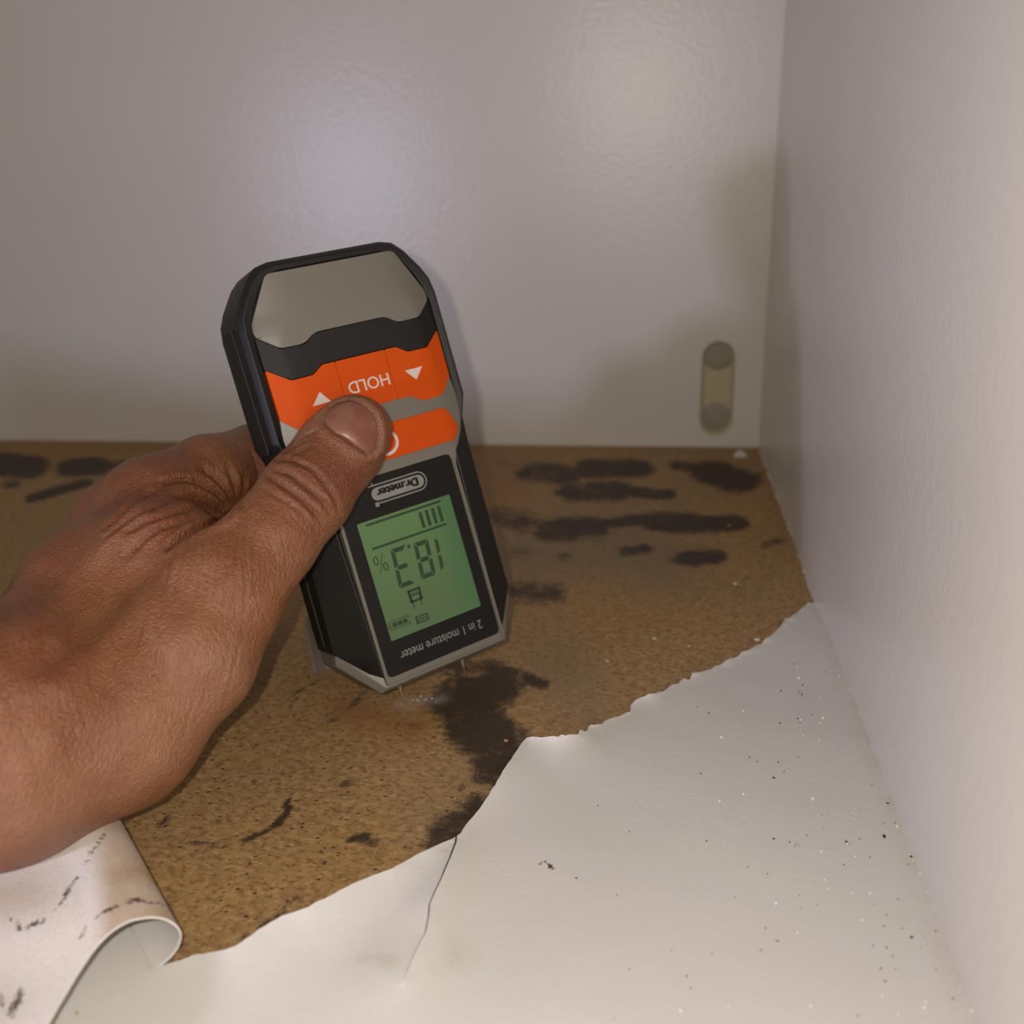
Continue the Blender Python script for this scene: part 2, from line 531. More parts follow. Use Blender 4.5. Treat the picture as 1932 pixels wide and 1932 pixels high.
for a in [
    ([(1010, 890), (1060, 895)], 40, 0.72, .5, .5), ([(1115, 885), (1200, 884)], 36, 0.95, .45, .5),
    ([(1340, 890), (1392, 908)], 44, 0.97, .5, .5), ([(1280, 878), (1330, 888)], 18, 0.85, .5, .5),
    ([(1085, 928), (1160, 925)], 36, 0.85, .6, .55), ([(1160, 925), (1262, 934)], 17, 0.85, .6, .6),
    ([(1040, 1000), (1120, 996)], 40, 0.88, .6, .5), ([(1120, 990), (1240, 978)], 18, 0.8, .6, .6),
    ([(1240, 984), (1300, 988)], 38, 0.95, .5, .5), ([(1300, 990), (1385, 988)], 27, 0.97, .5, .6),
    ([(1067, 1050)], 14, 0.75, .6, .6), ([(1180, 1042), (1215, 1036)], 16, 0.75, .6, .6),
    ([(1300, 1053), (1340, 1050)], 32, 0.85, .6, .5), ([(950, 975), (985, 985)], 36, 0.62, .7, .6),
    ([(975, 1043)], 30, 0.45, .8, .5), ([(990, 1115), (1030, 1118)], 36, 0.66, .8, .6),
    ([(1440, 1028), (1475, 1018)], 12, 0.45, .8, .6), ([(940, 872), (968, 878)], 6, 0.5, .8, .6),
    ([(5, 878), (50, 880)], 46, 1.0, .5, .5), ([(140, 884), (180, 880)], 34, 0.95, .5, .5),
    ([(20, 912)], 20, .7, .6, .5), ([(60, 940), (110, 925), (165, 912)], 14, 0.9, .5, .6), ([(190, 880), (225, 878)], 18, .7, .6, .6),
    ([(835, 1318), (890, 1290)], 30, 0.9, .6, .8), ([(865, 1335), (930, 1300)], 52, 0.95, .6, .8),
    ([(930, 1265), (1010, 1288)], 20, 0.72, .7, .8), ([(860, 1270), (930, 1258)], 24, .6, .8, .8),
    ([(895, 1355), (930, 1395)], 60, 0.95, .55, .8), ([(930, 1400), (950, 1435)], 54, 0.95, .5, .8),
    ([(950, 1440), (990, 1425)], 30, 0.95, .5, .8), ([(915, 1462), (940, 1468)], 22, .8, .6, .8),
    ([(858, 1582), (905, 1545)], 50, 0.95, .5, .9), ([(840, 1598), (862, 1590)], 24, 0.95, .5, .9), ([(825, 1615), (840, 1612)], 13, .8, .6, .9),
    ([(652, 1476)], 12, 0.72, .6, .8), ([(872, 1487)], 9, .55, .8, .9),
    ([(668, 1585), (690, 1578)], 10, 0.8, .5, .7), ([(690, 1590), (716, 1592)], 10, 0.75, .5, .8),
    ([(537, 1508), (538, 1530), (527, 1545), (520, 1556)], 6.5, 0.8, .5, 1), ([(520, 1553), (495, 1573), (478, 1578), (452, 1590)], 5.5, 0.75, .6, 1),
    ([(352, 1590), (375, 1592), (418, 1598)], 4.5, 0.72, .6, 1), ([(312, 1545), (310, 1560)], 6, .7, .6, 1), ([(318, 1580)], 5.5, .75, .5, 1),
    ([(582, 1700), (560, 1694), (540, 1708)], 4.5, .62, .7, 1), ([(540, 1708), (520, 1727), (498, 1741), (487, 1752)], 6, .68, .7, 1), ([(470, 1764), (450, 1778)], 4.5, .6, .7, 1),
    ([(545, 1332), (556, 1308), (588, 1292)], 4, .6, .6, 1), ([(655, 1338), (672, 1318), (684, 1304)], 7, .55, .7, 1), ([(606, 1362), (640, 1352)], 5, .5, .7, 1),
    ([(470, 1475)], 5, .7, .6, 1), ([(438, 1795), (450, 1790)], 5, .62, .6, 1), ([(378, 1800)], 4, .7, .6, 1), ([(352, 1782)], 4, .6, .7, 1),
    ([(500, 1475)], 3, .5, .6, 1), ([(770, 1372), (790, 1370)], 4, .5, .7, 1), ([(708, 1450), (726, 1448)], 3.5, .5, .7, 1),
]:
    stroke(*a)
set_attr(floor, 'stain', stain)
dust = np.exp(-(seg_dist(SX, SY*1.5, [(758, 1330*1.5), (800, 1322*1.5), (830, 1316*1.5)])/16)**2)*0.85
set_attr(floor, 'dust', dust)
rust = 0.8*np.exp(-(seg_dist(PX, PY, [(640, 1340), (780, 1370), (800, 1350)])/30)**2)+0.6*np.exp(-(seg_dist(PX, PY, [(1460, 900), (1500, 1000)])/26)**2) \
    + 0.5*np.exp(-(seg_dist(PX, PY, [(900, 900), (960, 910)])/60)**2)+0.45*np.exp(-(seg_dist(PX, PY, [(0, 860), (400, 850)])/30)**2)
set_attr(floor, 'rust', np.clip(rust, 0, 1))
grey = 0.9*np.exp(-(seg_dist(PX, PY, [(960, 1060), (1150, 1030), (1250, 1060)])/70)**2)+0.7*np.exp(-(seg_dist(PX, PY, [(1050, 1250), (1100, 1330)])/70)**2) \
    + 0.5*np.exp(-(seg_dist(PX, PY, [(800, 1540), (900, 1480)])/60)**2)
set_attr(floor, 'grey', np.clip(grey, 0, 1))

# back panel, pierced by the slot near the right corner
slot_c = None


def back_pt(px, py):
    v = ray(px, py)
    return CPOS+v*(WY/v[1])


s_top = back_pt(1357, 643); s_bot = back_pt(1350, 822)
hw = (back_pt(1386, 735)[0]-back_pt(1323, 735)[0])/2
scx = (s_top[0]+s_bot[0])/2
z1, z0 = s_top[2]-hw, s_bot[2]+hw


def capsule(cx, za, zb, r, n=14):
    o = [(cx+r*math.cos(t), zb+r*math.sin(t)) for t in np.linspace(0, math.pi, n)]
    o += [(cx+r*math.cos(t), za+r*math.sin(t)) for t in np.linspace(math.pi, 2*math.pi, n)]
    return o


hole = capsule(scx, z0, z1, hw)
BOW = -0.12  # bow shaped to raise the phone light's highlight on the panel


def bow(z): return BOW*min(max(z, 0), 0.32)**2


outer = [(-1.1, -0.016), (WX+0.001, -0.016), (WX+0.001, TOP), (-1.1, TOP)]
pts = [Vector(p) for p in outer+hole]
no = 4; nh = len(hole)
ed = [(i, (i+1) % 4) for i in range(4)]+[(no+i, no+(i+1) % nh) for i in range(nh)]
for gz_ in np.arange(0.0, TOP-0.01, 0.015):
    no_ = len(pts)
    pts += [Vector((-1.1, float(gz_))), Vector((WX+0.001, float(gz_)))]
for gx_ in np.arange(-1.08, WX, 0.03):
    for gz_ in np.arange(0.0, TOP, 0.015):
        if seg_dist(np.array([gx_]), np.array([gz_]), hole)[0] > 0.003 and not inside(np.array([gx_]), np.array([gz_]), hole)[0]:
            pts.append(Vector((float(gx_), float(gz_))))
rr = delaunay_2d_cdt(pts, ed, [], 0, 1e-7)
vv = [tuple(p) for p in rr[0]]
fs = []
for f in rr[2]:
    cx = sum(vv[i][0] for i in f)/len(f); cz = sum(vv[i][1] for i in f)/len(f)
    if not inside(np.array([cx]), np.array([cz]), hole)[0]: fs.append(tuple(f))
TH = 0.008
n = len(vv)
V = [(x, WY+bow(z), z) for x, z in vv]+[(x, WY+bow(z)+TH, z) for x, z in vv]
F = list(fs)+[tuple(i+n for i in reversed(f)) for f in fs]
cnt = {(a, b) for f in fs for a, b in zip(f, f[1:]+(f[0],))}
for a, b in cnt:
    if (b, a) not in cnt: F.append((a, a+n, b+n, b))
wb = mesh_obj('wall_back', V, F, M_WALL)
fix_normals(wb)
wb.data.polygons.foreach_set('use_smooth', [True]*len(wb.data.polygons))
wb.data.set_sharp_from_angle(angle=math.radians(40))
tag(wb, kind='structure')

# right side panel (slightly swollen near its foot)
def swell(P):
    o = np.zeros_like(P)
    o[..., 0] = -0.0012*np.exp(-((P[..., 1]-0.36)/0.03)**2-(P[..., 2]/0.03)**2)
    return o


wr = grid_mesh('wall_right', (WX, -0.25, -0.016), (0, WY+0.35, 0), (0, 0, TOP+0.016), 120, 90, M_WALL, swell)
sm = wr.modifiers.new('thick', 'SOLIDIFY')
sm.thickness = 0.016
sm.offset = 1
tag(wr, kind='structure')

# slot insert in the back panel: beige channel with two grey pegs
slot = bpy.data.objects.new('slot_insert', None)
COL.objects.link(slot)
slot.location = (scx, WY+0.0015+bow((z0+z1)/2), (z0+z1)/2)
tag(slot, 'beige oval slot insert set in the white back panel near the corner', 'slot insert')
pl = capsule(0, z0-(z0+z1)/2, z1-(z0+z1)/2, hw*0.99, 12)
nn = len(pl)
V = [(x, 0, z) for x, z in pl]+[(x*0.8, 0.0022, z*0.93) for x, z in pl]+[(x, 0.006, z) for x, z in pl]
F = [tuple(range(2*nn-1, nn-1, -1))]+[(i, (i+1) % nn, nn+(i+1) % nn, nn+i) for i in range(nn)]
F += [(i, 2*nn+i, 2*nn+(i+1) % nn, (i+1) % nn) for i in range(nn)]+[tuple(range(2*nn, 3*nn))]
ch = mesh_obj('channel', V, F, M_YELLOWED, slot)
fix_normals(ch)
for zz in (z1-(z0+z1)/2+0.0005, z0-(z0+z1)/2+0.001):
    V = []; F = []
    rr_ = [(0.0, 0.0006), (hw*0.55, 0.0006), (hw*0.82, 0.0012), (hw*0.9, 0.0018)]
    m = 24
    for r_, y_ in rr_:
        for i in range(m):
            V.append((r_*math.cos(i*2*math.pi/m), y_, zz+r_*math.sin(i*2*math.pi/m)))
    for l in range(3):
        for i in range(m):
            F.append((l*m+i, l*m+(i+1) % m, (l+1)*m+(i+1) % m, (l+1)*m+i))
    pg = mesh_obj('peg', V, F, M_OLIVE, slot, True)
    pg['label'] = 'dull grey peg head'

# ------------------------------------------------------------------ white foil sheet and its curled flap
TEAR = [(1539, 1139), (1525, 1142), (1501, 1165), (1472, 1189), (1436, 1221), (1407, 1236), (1371, 1254), (1328, 1272), (1284, 1290), (1232, 1321),
        (1199, 1331), (1190, 1339), (1189, 1351), (1153, 1367), (1110, 1392), (1104, 1405), (1074, 1421), (1053, 1427), (1022, 1424), (994, 1423),
        (986, 1431), (970, 1455), (945, 1496), (924, 1526), (899, 1557), (881, 1578), (871, 1596), (863.5, 1602)]
CRK = [(861, 1614), (850, 1647), (836, 1683), (823, 1712), (812, 1738), (810, 1761), (804, 1787), (791, 1810), (778, 1836), (769, 1856), (763, 1874)]
TEAR2 = [(860.5, 1604), (829, 1622), (770, 1658), (744, 1675), (708, 1689), (669, 1707), (633, 1727), (600, 1742), (586, 1751), (536, 1764), (497, 1784),
         (471, 1800), (448, 1813), (419, 1818), (366, 1820), (343, 1827), (307, 1834), (285, 1835)]


def rough(poly, amp, step, seed):
    r = np.random.default_rng(seed)
    out = []
    for a, b in zip(poly[:-1], poly[1:]):
        a = np.array(a, float); b = np.array(b, float)
        L = np.linalg.norm(b-a)
        m = max(1, int(L/step))
        nrm = np.array([-(b-a)[1], (b-a)[0]])/max(L, 1e-6)
        for s in range(m):
            k_ = 0 if s == 0 else 1
            out.append(tuple(a+(b-a)*s/m+nrm*r.normal()*amp*k_))
    out.append(poly[-1])
    return out


edge_px = rough(TEAR[:18], 1.7, 7, 3)+rough(TEAR[18:], 0.5, 9, 4)
cr_r = [(x+1.5*(1-i/11)+0.25, y) for i, (x, y) in enumerate(CRK)]
cr_l = [(x-1.5*(1-i/11)-0.25, y) for i, (x, y) in enumerate(CRK)][::-1]
edge_px += cr_r[:-1]+[CRK[-1]]+cr_l[1:]+rough(TEAR2, 0.5, 9, 5)
edge_w = [tuple(flo(x, y)[:2]) for x, y in edge_px]
edge_w[0] = (WX+0.0003, edge_w[0][1])
H1 = np.array(edge_w[-1])
hd = np.array([-0.672, 0.741]); hd /= np.linalg.norm(hd)
hn = np.array([hd[1], -hd[0]])
H2 = H1+hd*0.078
outl = edge_w+[tuple(H1+hd*t) for t in np.arange(0.004, 0.078, 0.004)]+[tuple(H2), (-0.21, 0.222), (-0.34, 0.215), (-0.34, -0.12), (WX+0.0003, -0.12)]
outl_px_edge = edge_w
# interior points
ex = []
for x in np.arange(-0.335, WX-0.002, 0.0035):
    for y in np.arange(-0.115, 0.36, 0.0035):
        ex.append((x+rng.uniform(-4e-4, 4e-4), y+rng.uniform(-4e-4, 4e-4)))
E = np.array(ex)
m = inside(E[:, 0], E[:, 1], outl)
dE = seg_dist(E[:, 0], E[:, 1], edge_w)
E = E[m & (dE > 0.0012)]
ring_ = []
ew = densify_open(edge_w[:-1], 0.0011)[:-3]
for i in range(2, len(ew)-2):
    a_, b_ = np.array(ew[i-1]), np.array(ew[i+1])
    t_ = (b_-a_)/max(np.linalg.norm(b_-a_), 1e-9)
    for off_ in (0.0007,):
        for sg in (1, -1):
            p_ = np.array(ew[i])+sg*off_*np.array([-t_[1], t_[0]])
            if seg_dist(np.array([p_[0]]), np.array([p_[1]]), edge_w)[0] > 0.0005 and inside(np.array([p_[0]]), np.array([p_[1]]), outl)[0]:
                ring_.append(tuple(p_))
ne = len(edge_w)
full = densify_open(edge_w, 0.0012)[:-1]+densify_open(outl[ne-1:]+[outl[0]], 0.0045)[:-1]
vs, fs = cdt_fill(full, [tuple(p) for p in E]+ring_)
VS = np.array(vs)
d = seg_dist(VS[:, 0], VS[:, 1], edge_w[:-1])
z = np.full(len(VS), 0.0006)


def lift(px, py, rad, h, fall):
    c_ = flo(px, py)[:2]
    w = np.exp(-((VS-c_)**2).sum(1)/rad**2)
    return h*w*np.exp(-d/fall)


z += lift(1010, 1430, 0.020, 0.0034, 0.014)
z += lift(650, 1725, 0.030, 0.0040, 0.012)
z += lift(500, 1800, 0.015, 0.0012, 0.010)
z += lift(850, 1640, 0.020, 0.0016, 0.012)
z += lift(940, 1500, 0.012, 0.0022, 0.006)
z += lift(1075, 1415, 0.008, 0.0012, 0.003)
far = np.exp(-((VS-H1)**2).sum(1)/0.03**2)
z += 0.0009*(vnoise(VS, 32, 11)+0.5)*np.exp(-d/0.045)*(1-far*0.8)
z += 0.00030*vnoise(VS, 90, 12)*np.exp(-d/0.06)
# tiny crimped lip where the foil was snapped off
lip = np.exp(-(d/0.0007)**2)*(0.00025+0.0016*np.maximum(vnoise(VS, 300, 13)+0.1, 0))*np.clip((VS[:, 0]-flo(985, 1430)[0])/0.004, 0.15, 1)
z += lip
TK = 0.00045
n = len(VS)
V = np.concatenate([np.c_[VS, z], np.c_[VS, np.maximum(z-TK, 0.00008)]])
F = [tuple(f) for f in fs]+[tuple(i+n for i in reversed(f)) for f in fs]
cnt = {(a, b) for f in fs for a, b in zip(f, list(f[1:])+[f[0]])}
for a, b in cnt:
    if (b, a) not in cnt: F.append((a, a+n, b+n, b))
sheet = mesh_obj('shelf_foil', V, F, M_FOIL, smooth=True)
fix_normals(sheet)
sheet.data.set_sharp_from_angle(angle=math.radians(50))
tag(sheet, 'torn white foil sheet covering the front of the shelf board', 'shelf covering')
sx_, sy_ = to_px(V)
st = 0.5*np.exp(-(seg_dist(sx_, sy_*1.5, [(700, 1815*1.5), (730, 1808*1.5)])/28)**2)+0.35*np.exp(-(seg_dist(sx_, sy_, [(860, 1800)])/30)**2)
wallside = 0.28*np.exp(-np.abs(V[:, 0]-WX)/0.0022)
set_attr(sheet, 'stain', np.clip(st+wallside, 0, 1))

# flap: rolls up from the hinge line and folds back to the left
R0 = 0.0068
prof = []
for th in np.linspace(0, math.pi, 26):
    prof.append((R0*math.sin(th), R0*(1-math.cos(th))))
L = np.linspace(0, 1, 120)[1:]
for l_ in L:
    qx = 0.13*l_
    zz = 2*R0+0.0006*math.sin(min(qx/0.008, 1)*math.pi) - 0.0098*(1-math.exp(-(qx/0.030)**1.5))
    prof.append((-qx, zz))
prof = [(a, b+0.0006) for a, b in prof]
NEAR = [(285, 1835), (307, 1817), (330, 1791), (343, 1768), (345, 1757), (337, 1745), (327, 1737), (311, 1732), (288, 1728), (262, 1732), (242, 1740),
        (216, 1753), (183, 1781), (164, 1810), (147, 1833), (131, 1863), (111, 1899), (93, 1932), (70, 1985), (40, 2060), (0, 2160), (-60, 2300), (-150, 2500)]
arc_t = {0: (285, 1835), 20: (298, 1825), 40: (312, 1812), 60: (328, 1793), 80: (341, 1771), 100: (343, 1757), 120: (335, 1744), 140: (316, 1734), 160: (296, 1729), 180: (276, 1729)}
ts = np.linspace(-0.09, 0.09, 1801)
tn = []
for i, (a, b) in enumerate(prof):
    Pq = np.zeros((len(ts), 3))
    Pq[:, :2] = H1+np.outer(ts, hd)+hn*a
    Pq[:, 2] = b
    X, Y = to_px(Pq)
    if i < 26:
        deg = i*180/25
        ks = sorted(arc_t)
        tx = np.interp(deg, ks, [arc_t[k_][0] for k_ in ks]); ty = np.interp(deg, ks, [arc_t[k_][1] for k_ in ks])
        dd = np.hypot(X-tx, Y-ty)
    else:
        dd = seg_dist(X, Y, NEAR[8:])
        dd = dd+1500*np.abs(ts-tn[-1])
    tn.append(ts[int(np.argmin(dd))])
tn = np.array(tn)
kk = np.array([1, 2, 3, 2, 1])/9
tn[2:-2] = np.convolve(tn, kk, 'valid')
tn[0] = 0
NTt = 120
V = []
for (a, b), t0 in zip(prof, tn):
    for j in range(NTt):
        t_ = t0+(0.078-t0)*j/(NTt-1)
        p = H1+hd*t_+hn*a
        wob = 0.0004*math.sin(t_*170+a*80)*min(1, max(0, -a)/0.01)
        V.append((p[0], p[1], b+wob))
V = np.array(V)
npf = len(prof)
F = [(i*NTt+j, (i+1)*NTt+j, (i+1)*NTt+j+1, i*NTt+j+1) for i in range(npf-1) for j in range(NTt-1)]
flap = mesh_obj('curled_flap', V, F, M_FOIL, sheet, True)
flap.data.materials.append(M_BACK)
so = flap.modifiers.new('thick', 'SOLIDIFY')
so.thickness = 0.0004; so.offset = 0; so.material_offset = 1; so.use_rim = True
flap['label'] = 'curled back flap showing its fibrous stained underside'
fx, fy = to_px(V)
streak = np.zeros(len(V))
jx = vnoise(V[:, :2], 700, 31)*5; jy = vnoise(V[:, :2], 700, 32)*5
for pts_, w_, a_ in [([(199, 1575), (185, 1592), (170, 1614), (164, 1632)], 3.5, 0.75), ([(147, 1655), (135, 1673), (124, 1690), (114, 1708)], 3.5, 0.85), ([(114, 1708), (95, 1727)], 2, 0.5),
                     ([(82, 1738), (66, 1744), (54, 1750)], 5, 0.85), ([(44, 1752), (33, 1750), (26, 1738)], 6, 0.8), ([(307, 1712), (303, 1707), (280, 1705)], 2.5, 0.7),
                     ([(270, 1700), (250, 1700), (236, 1706)], 4, 0.85), ([(222, 1709), (208, 1716), (198, 1722)], 3.5, 0.8), ([(190, 1726), (176, 1738)], 2.5, 0.6), ([(166, 1746), (160, 1756), (155, 1768)], 3, 0.7),
                     ([(40, 1874), (34, 1886), (26, 1900), (18, 1915)], 9, 0.75), ([(0, 1880), (8, 1900)], 5, 0.6), ([(80, 1600), (95, 1594)], 3, 0.5), ([(266, 1665), (270, 1666)], 2, 0.7), ([(78, 1696), (82, 1690)], 2, 0.6)]:
    d_ = seg_dist(fx+jx, fy+jy, pts_)
    streak = np.maximum(streak, 0.95*a_*np.exp(-(d_/(w_*1.1))**2))
tanv = np.clip((fx-172)/40, 0, 1)*0.95  # tan paper; the step also paints the side turned from the torch
tanv = np.maximum(tanv, 0.5*np.exp(-(seg_dist(fx, fy, [(0, 1700), (60, 1690)])/45)**2))
tanv = np.maximum(tanv, 0.4*np.exp(-(seg_dist(fx, fy, [(0, 1880)])/60)**2))
set_attr(flap, 'tan', tanv)
set_attr(flap, 'streak', streak)
set_attr(flap, 'stain', np.zeros(len(V)))

# ------------------------------------------------------------------ moisture meter
W3 = np.array([0.05438225, -0.51673736, -0.2951581])
th = np.linalg.norm(W3); kx = W3/th
K = np.array([[0, -kx[2], kx[1]], [kx[2], 0, -kx[0]], [-kx[1], kx[0], 0]])
RM = np.eye(3)+math.sin(th)*K+(1-math.cos(th))*K@K
RWM = RC.T @ RM
S = 0.30
org = CPOS+S*(RC.T @ np.array([-0.11763313, -0.03798853, 1.0]))
ax, ay, az = RWM[:, 0], -RWM[:, 1], -RWM[:, 2]
MW = Matrix([[ax[i], ay[i], az[i], org[i]] for i in range(3)]+[[0, 0, 0, 1]])
meter = bpy.data.objects.new('moisture_meter', None)
COL.objects.link(meter)
meter.matrix_world = MW
meter.empty_display_size = 0.02
tag(meter, 'black and orange handheld moisture meter held upright, lit green screen, pins in the bare board', 'moisture meter')


def ring_loft(name, loops, mat, parent, cap0=True, cap1=True, unit=0.001, bev=None, seg=3):
    n = len(loops[0])
    V = [(x*unit, y*unit, z*unit) for lp in loops for x, y, z in lp]
    F = []
    for l in range(len(loops)-1):
        for i in range(n):
            F.append((l*n+i, l*n+(i+1) % n, (l+1)*n+(i+1) % n, (l+1)*n+i))
    if cap0: F.append(tuple(range(n-1, -1, -1)))
    if cap1: F.append(tuple(range((len(loops)-1)*n, len(loops)*n)))
    o = mesh_obj(name, V, F, mat, parent)
    fix_normals(o)
    if bev:
        bevel(o, bev*unit, seg, 18)
        o.data.polygons.foreach_set('use_smooth', [True]*len(o.data.polygons))
        o.data.set_sharp_from_angle(angle=math.radians(45))
    return o


def sym(half):
    return list(half)+[(-x, y, z) for x, y, z in reversed(half)]


def split_corner(a, b, c, f):
    """replace corner b by two points (rounded plan shape)"""
    a, b, c = map(np.array, (a, b, c))
    return [tuple(b+(a-b)*f), tuple(b*0.5+(b+(a-b)*f)*0.25+(b+(c-b)*f)*0.25), tuple(b+(c-b)*f)]


def rnd_half(h):
    out = []
    n = len(h)
    for i, p in enumerate(h):
        if i in (0, 1, n-1):
            a = h[i-1] if i > 0 else (-h[0][0], h[0][1], h[0][2])
            c_ = h[i+1] if i < n-1 else (-h[-1][0], h[-1][1], h[-1][2])
            la = np.linalg.norm(np.subtract(a, p)); lc = np.linalg.norm(np.subtract(c_, p))
            q0 = np.array(p)+(np.array(a)-p)*min(0.3, 4.5/la); q1 = np.array(p)+(np.array(c_)-p)*min(0.3, 4.5/lc)
            out += [tuple(q0), tuple(0.25*q0+0.5*np.array(p)+0.25*q1), tuple(q1)]
        else:
            out.append(p)
    return out


def loop(pts): return sym(rnd_half(pts))


oxy = [(22.4, 67.9), (31.8, 54.6), (32.0, 17.6), (30.3, 12.8), (30.4, 4), (31.4, -47.6), (21.9, -59.4)]
L0 = loop([(x*0.90, y*0.955, -24.6) for x, y in oxy])
oxy2 = oxy[:5]+[(31.4, -46.0), (21.3, -57.9)]
L1 = loop([(x, y, -21.2) for x, y in oxy2])
zl = [-3.4, -3.4, -3.4, -5.0, -6.0, -8.2, -1.6]
L2 = loop([(x-0.1, y-0.1, z_) for (x, y), z_ in zip(oxy2, zl)])
L3 = loop([(21.6, 66.3, -1.4), (30.4, 53.9, -1.4), (30.5, 17.2, -1.6), (28.6, 10.8, -2.0), (22.6, 2.0, -0.5), (20.95, -50, -0.35), (20.95, -58.9, -0.35)])
L4 = loop([(20.5, 64.6, -1.5), (28.3, 51.8, -2.0), (28.5, 17.2, -2.4), (27.0, 9.5, -2.4), (21.9, 1.5, -0.9), (20.4, -50, -0.8), (20.4, -58.2, -0.8)])
L5 = loop([(20.5, 64.6, -3.6), (28.3, 51.8, -3.6), (28.5, 17.2, -3.8), (27.0, 9.5, -3.8), (21.9, 1.5, -2.6), (20.4, -50, -2.6), (20.4, -58.2, -2.6)])
house = ring_loft('housing', [L0, L1, L2, L3, L4, L5], M_BLACK, meter, bev=0.55)
house['label'] = 'black moulded housing with raised rim'

# soft grip strips on the sides
for sgn in (-1, 1):
    g = [(sgn*32.25, 15, -16.5), (sgn*32.25, 52, -16.5), (sgn*32.25, 52, -8.5), (sgn*32.25, 15, -8.5)]
    V = []
    for off in (0, -0.8):
        for (x, y, z_) in g: V.append(((x+sgn*off)*0.001, y*0.001, z_*0.001))
    o = mesh_obj('side_grip', V, [(0, 1, 2, 3), (7, 6, 5, 4), (0, 4, 5, 1), (1, 5, 6, 2), (2, 6, 7, 3), (3, 7, 4, 0)], M_RUBBER, meter)
    fix_normals(o)
    bevel(o, 0.0003, 2)
    V = []
    for off in (0.55, -0.6):
        for (x, y, z_) in [(30.45, 3, -12.5), (31.3, -44.5, -13.0), (31.3, -44.5, -18.0), (30.5, -2, -18.0), (30.4, 3, -15.5)]:
            V.append((sgn*(x+off)*0.001, y*0.001, z_*0.001))
    F = [(0, 1, 2, 3, 4), (9, 8, 7, 6, 5)]+[(i, (i+1) % 5, 5+(i+1) % 5, 5+i) for i in range(5)]
    o = mesh_obj('side_grip', V, F, M_RUBBER, meter)
    fix_normals(o)
    bevel(o, 0.0003, 2)

# light grey end cap round the pins
cxy = [(31.3, -46.8), (31.4, -50.6), (22.2, -61.7)]
C0 = sym([(29, -46, -23), (29, -49, -23), (20.5, -60, -23)])
C1 = sym([(31.0, -46.8, -20.8), (31.3, -50.6, -20.8), (22.2, -61.7, -20.8)])
C2 = sym([(30.6, -47.4, -9.6), (31.2, -50.4, -9.2), (22.2, -61.7, -2.7)])
C3 = sym([(28.5, -47.0, -8.2), (28.6, -49.6, -7.6), (20.95, -60.3, -0.4)])
C4 = sym([(19, -47.0, -2.5), (19, -49.6, -2.4), (19, -58.3, -0.9)])
capo = ring_loft('end_cap', [C0, C1, C2, C3, C4], M_GREY, meter, bev=0.35)
capo['label'] = 'light grey end cap around the pins'


def zf(x, y):
    a = abs(x)
    z_ = 0.0
    if y > 2:
        w_ = 1.0+max(0.0, min(1.0, (y-47)/6))*4.0
        t_ = a-22.3+w_*0.4
        z_ -= 0.37*(0 if t_ < -w_ else (t_+w_)**2/(4*w_) if t_ < w_ else t_)
    if y > 50: z_ -= (y-50)*0.05
    return z_


def mir(half):
    """right half listed top to bottom -> closed outline"""
    return half+[(-x, y) for x, y in reversed(half)]


SPL = (-26, -24.2, -22.6, -21, 21, 22.6, 24.2, 26)
# front frame
fr = mir([(27.9, 24.6), (28.8, 18), (29.3, 13.2), (27.1, 7.8), (24.2, 3.4), (22.2, 1.4), (21.4, -1.4), (20.8, -5), (20.8, -59.4)])
plate('front_frame', fr, zf, 2.2, M_GREY, meter, 0.0, SPL, 2.0, 0.15)['label'] = 'light grey frame around buttons and screen window'
fr2o = round_poly([(20.8, -0.6), (20.8, -59.3), (-20.8, -59.3), (-20.8, -0.6)], 1.2)
# raised fine rim left and right of the window
for sgn in (-1, 1):
    plate('window_rim', [(sgn*20.1, -1.0), (sgn*20.85, -1.0), (sgn*20.85, -59.2), (sgn*20.1, -59.2)], lambda x, y: 0.42, 0.7, M_GREY, meter, 0, (), 4, 0.12)
plate('top_panel', round_poly([(20.2, 64.2), (28.0, 51.0), (28.0, 47.9), (22.3, 43.1), (15.2, 43.0), (11.2, 45.5), (-11.2, 45.5), (-15.2, 43.0), (-22.3, 43.1), (-28.0, 47.9), (-28.0, 51.0), (-20.2, 64.2)], 1.4),
      zf, 1.8, M_GREY, meter, 0.1, SPL, 1.5, 0.25, extra=[(x, y) for x in range(-18, 19, 4) for y in (45.9, 48, 50, 52, 54, 56, 60)]+[(sg*x, y) for sg in (-1, 1) for x in (19.6, 25.1, 27) for y in (45.2, 47.2, 49.2, 51.2, 53.2)])['label'] = 'light grey blank panel'
plate('black_band', [(28.1, 47.7), (28.1, 38.4), (22.2, 33.9), (15.3, 34.0), (11.9, 36.3), (-11.9, 36.3), (-15.3, 34.0), (-22.2, 33.9), (-28.1, 38.4), (-28.1, 47.7), (-22.3, 42.9), (-15.1, 42.8), (-11.3, 45.3), (11.3, 45.3), (15.1, 42.8), (22.3, 42.9)],
      zf, 1.6, M_RUBBER, meter, -0.05, SPL, 1.5, 0.15)['label'] = 'black band above the buttons'
topR = [(8.12, 36.05), (11.9, 36.05), (15.3, 33.8), (22.1, 33.7), (27.95, 38.2), (27.95, 23.6), (22.9, 18.7), (16.1, 18.5), (12.0, 20.9), (8.12, 20.9)]
bR = plate('arrow_button', round_poly(topR, 0.5, 2), zf, 1.8, M_ORANGE, meter, 0.35, SPL[4:], 1.5, 0.2)
bL = plate('arrow_button', round_poly([(-x, y) for x, y in topR], 0.5, 2), zf, 1.8, M_ORANGE, meter, 0.35, SPL[:4], 1.5, 0.2)
bH = plate('hold_button', round_poly([(8.02, 36.05), (8.02, 20.9), (-8.02, 20.9), (-8.02, 36.05)], 0.4, 2), zf, 1.8, M_ORANGE, meter, 0.5, (), 1.5, 0.3)
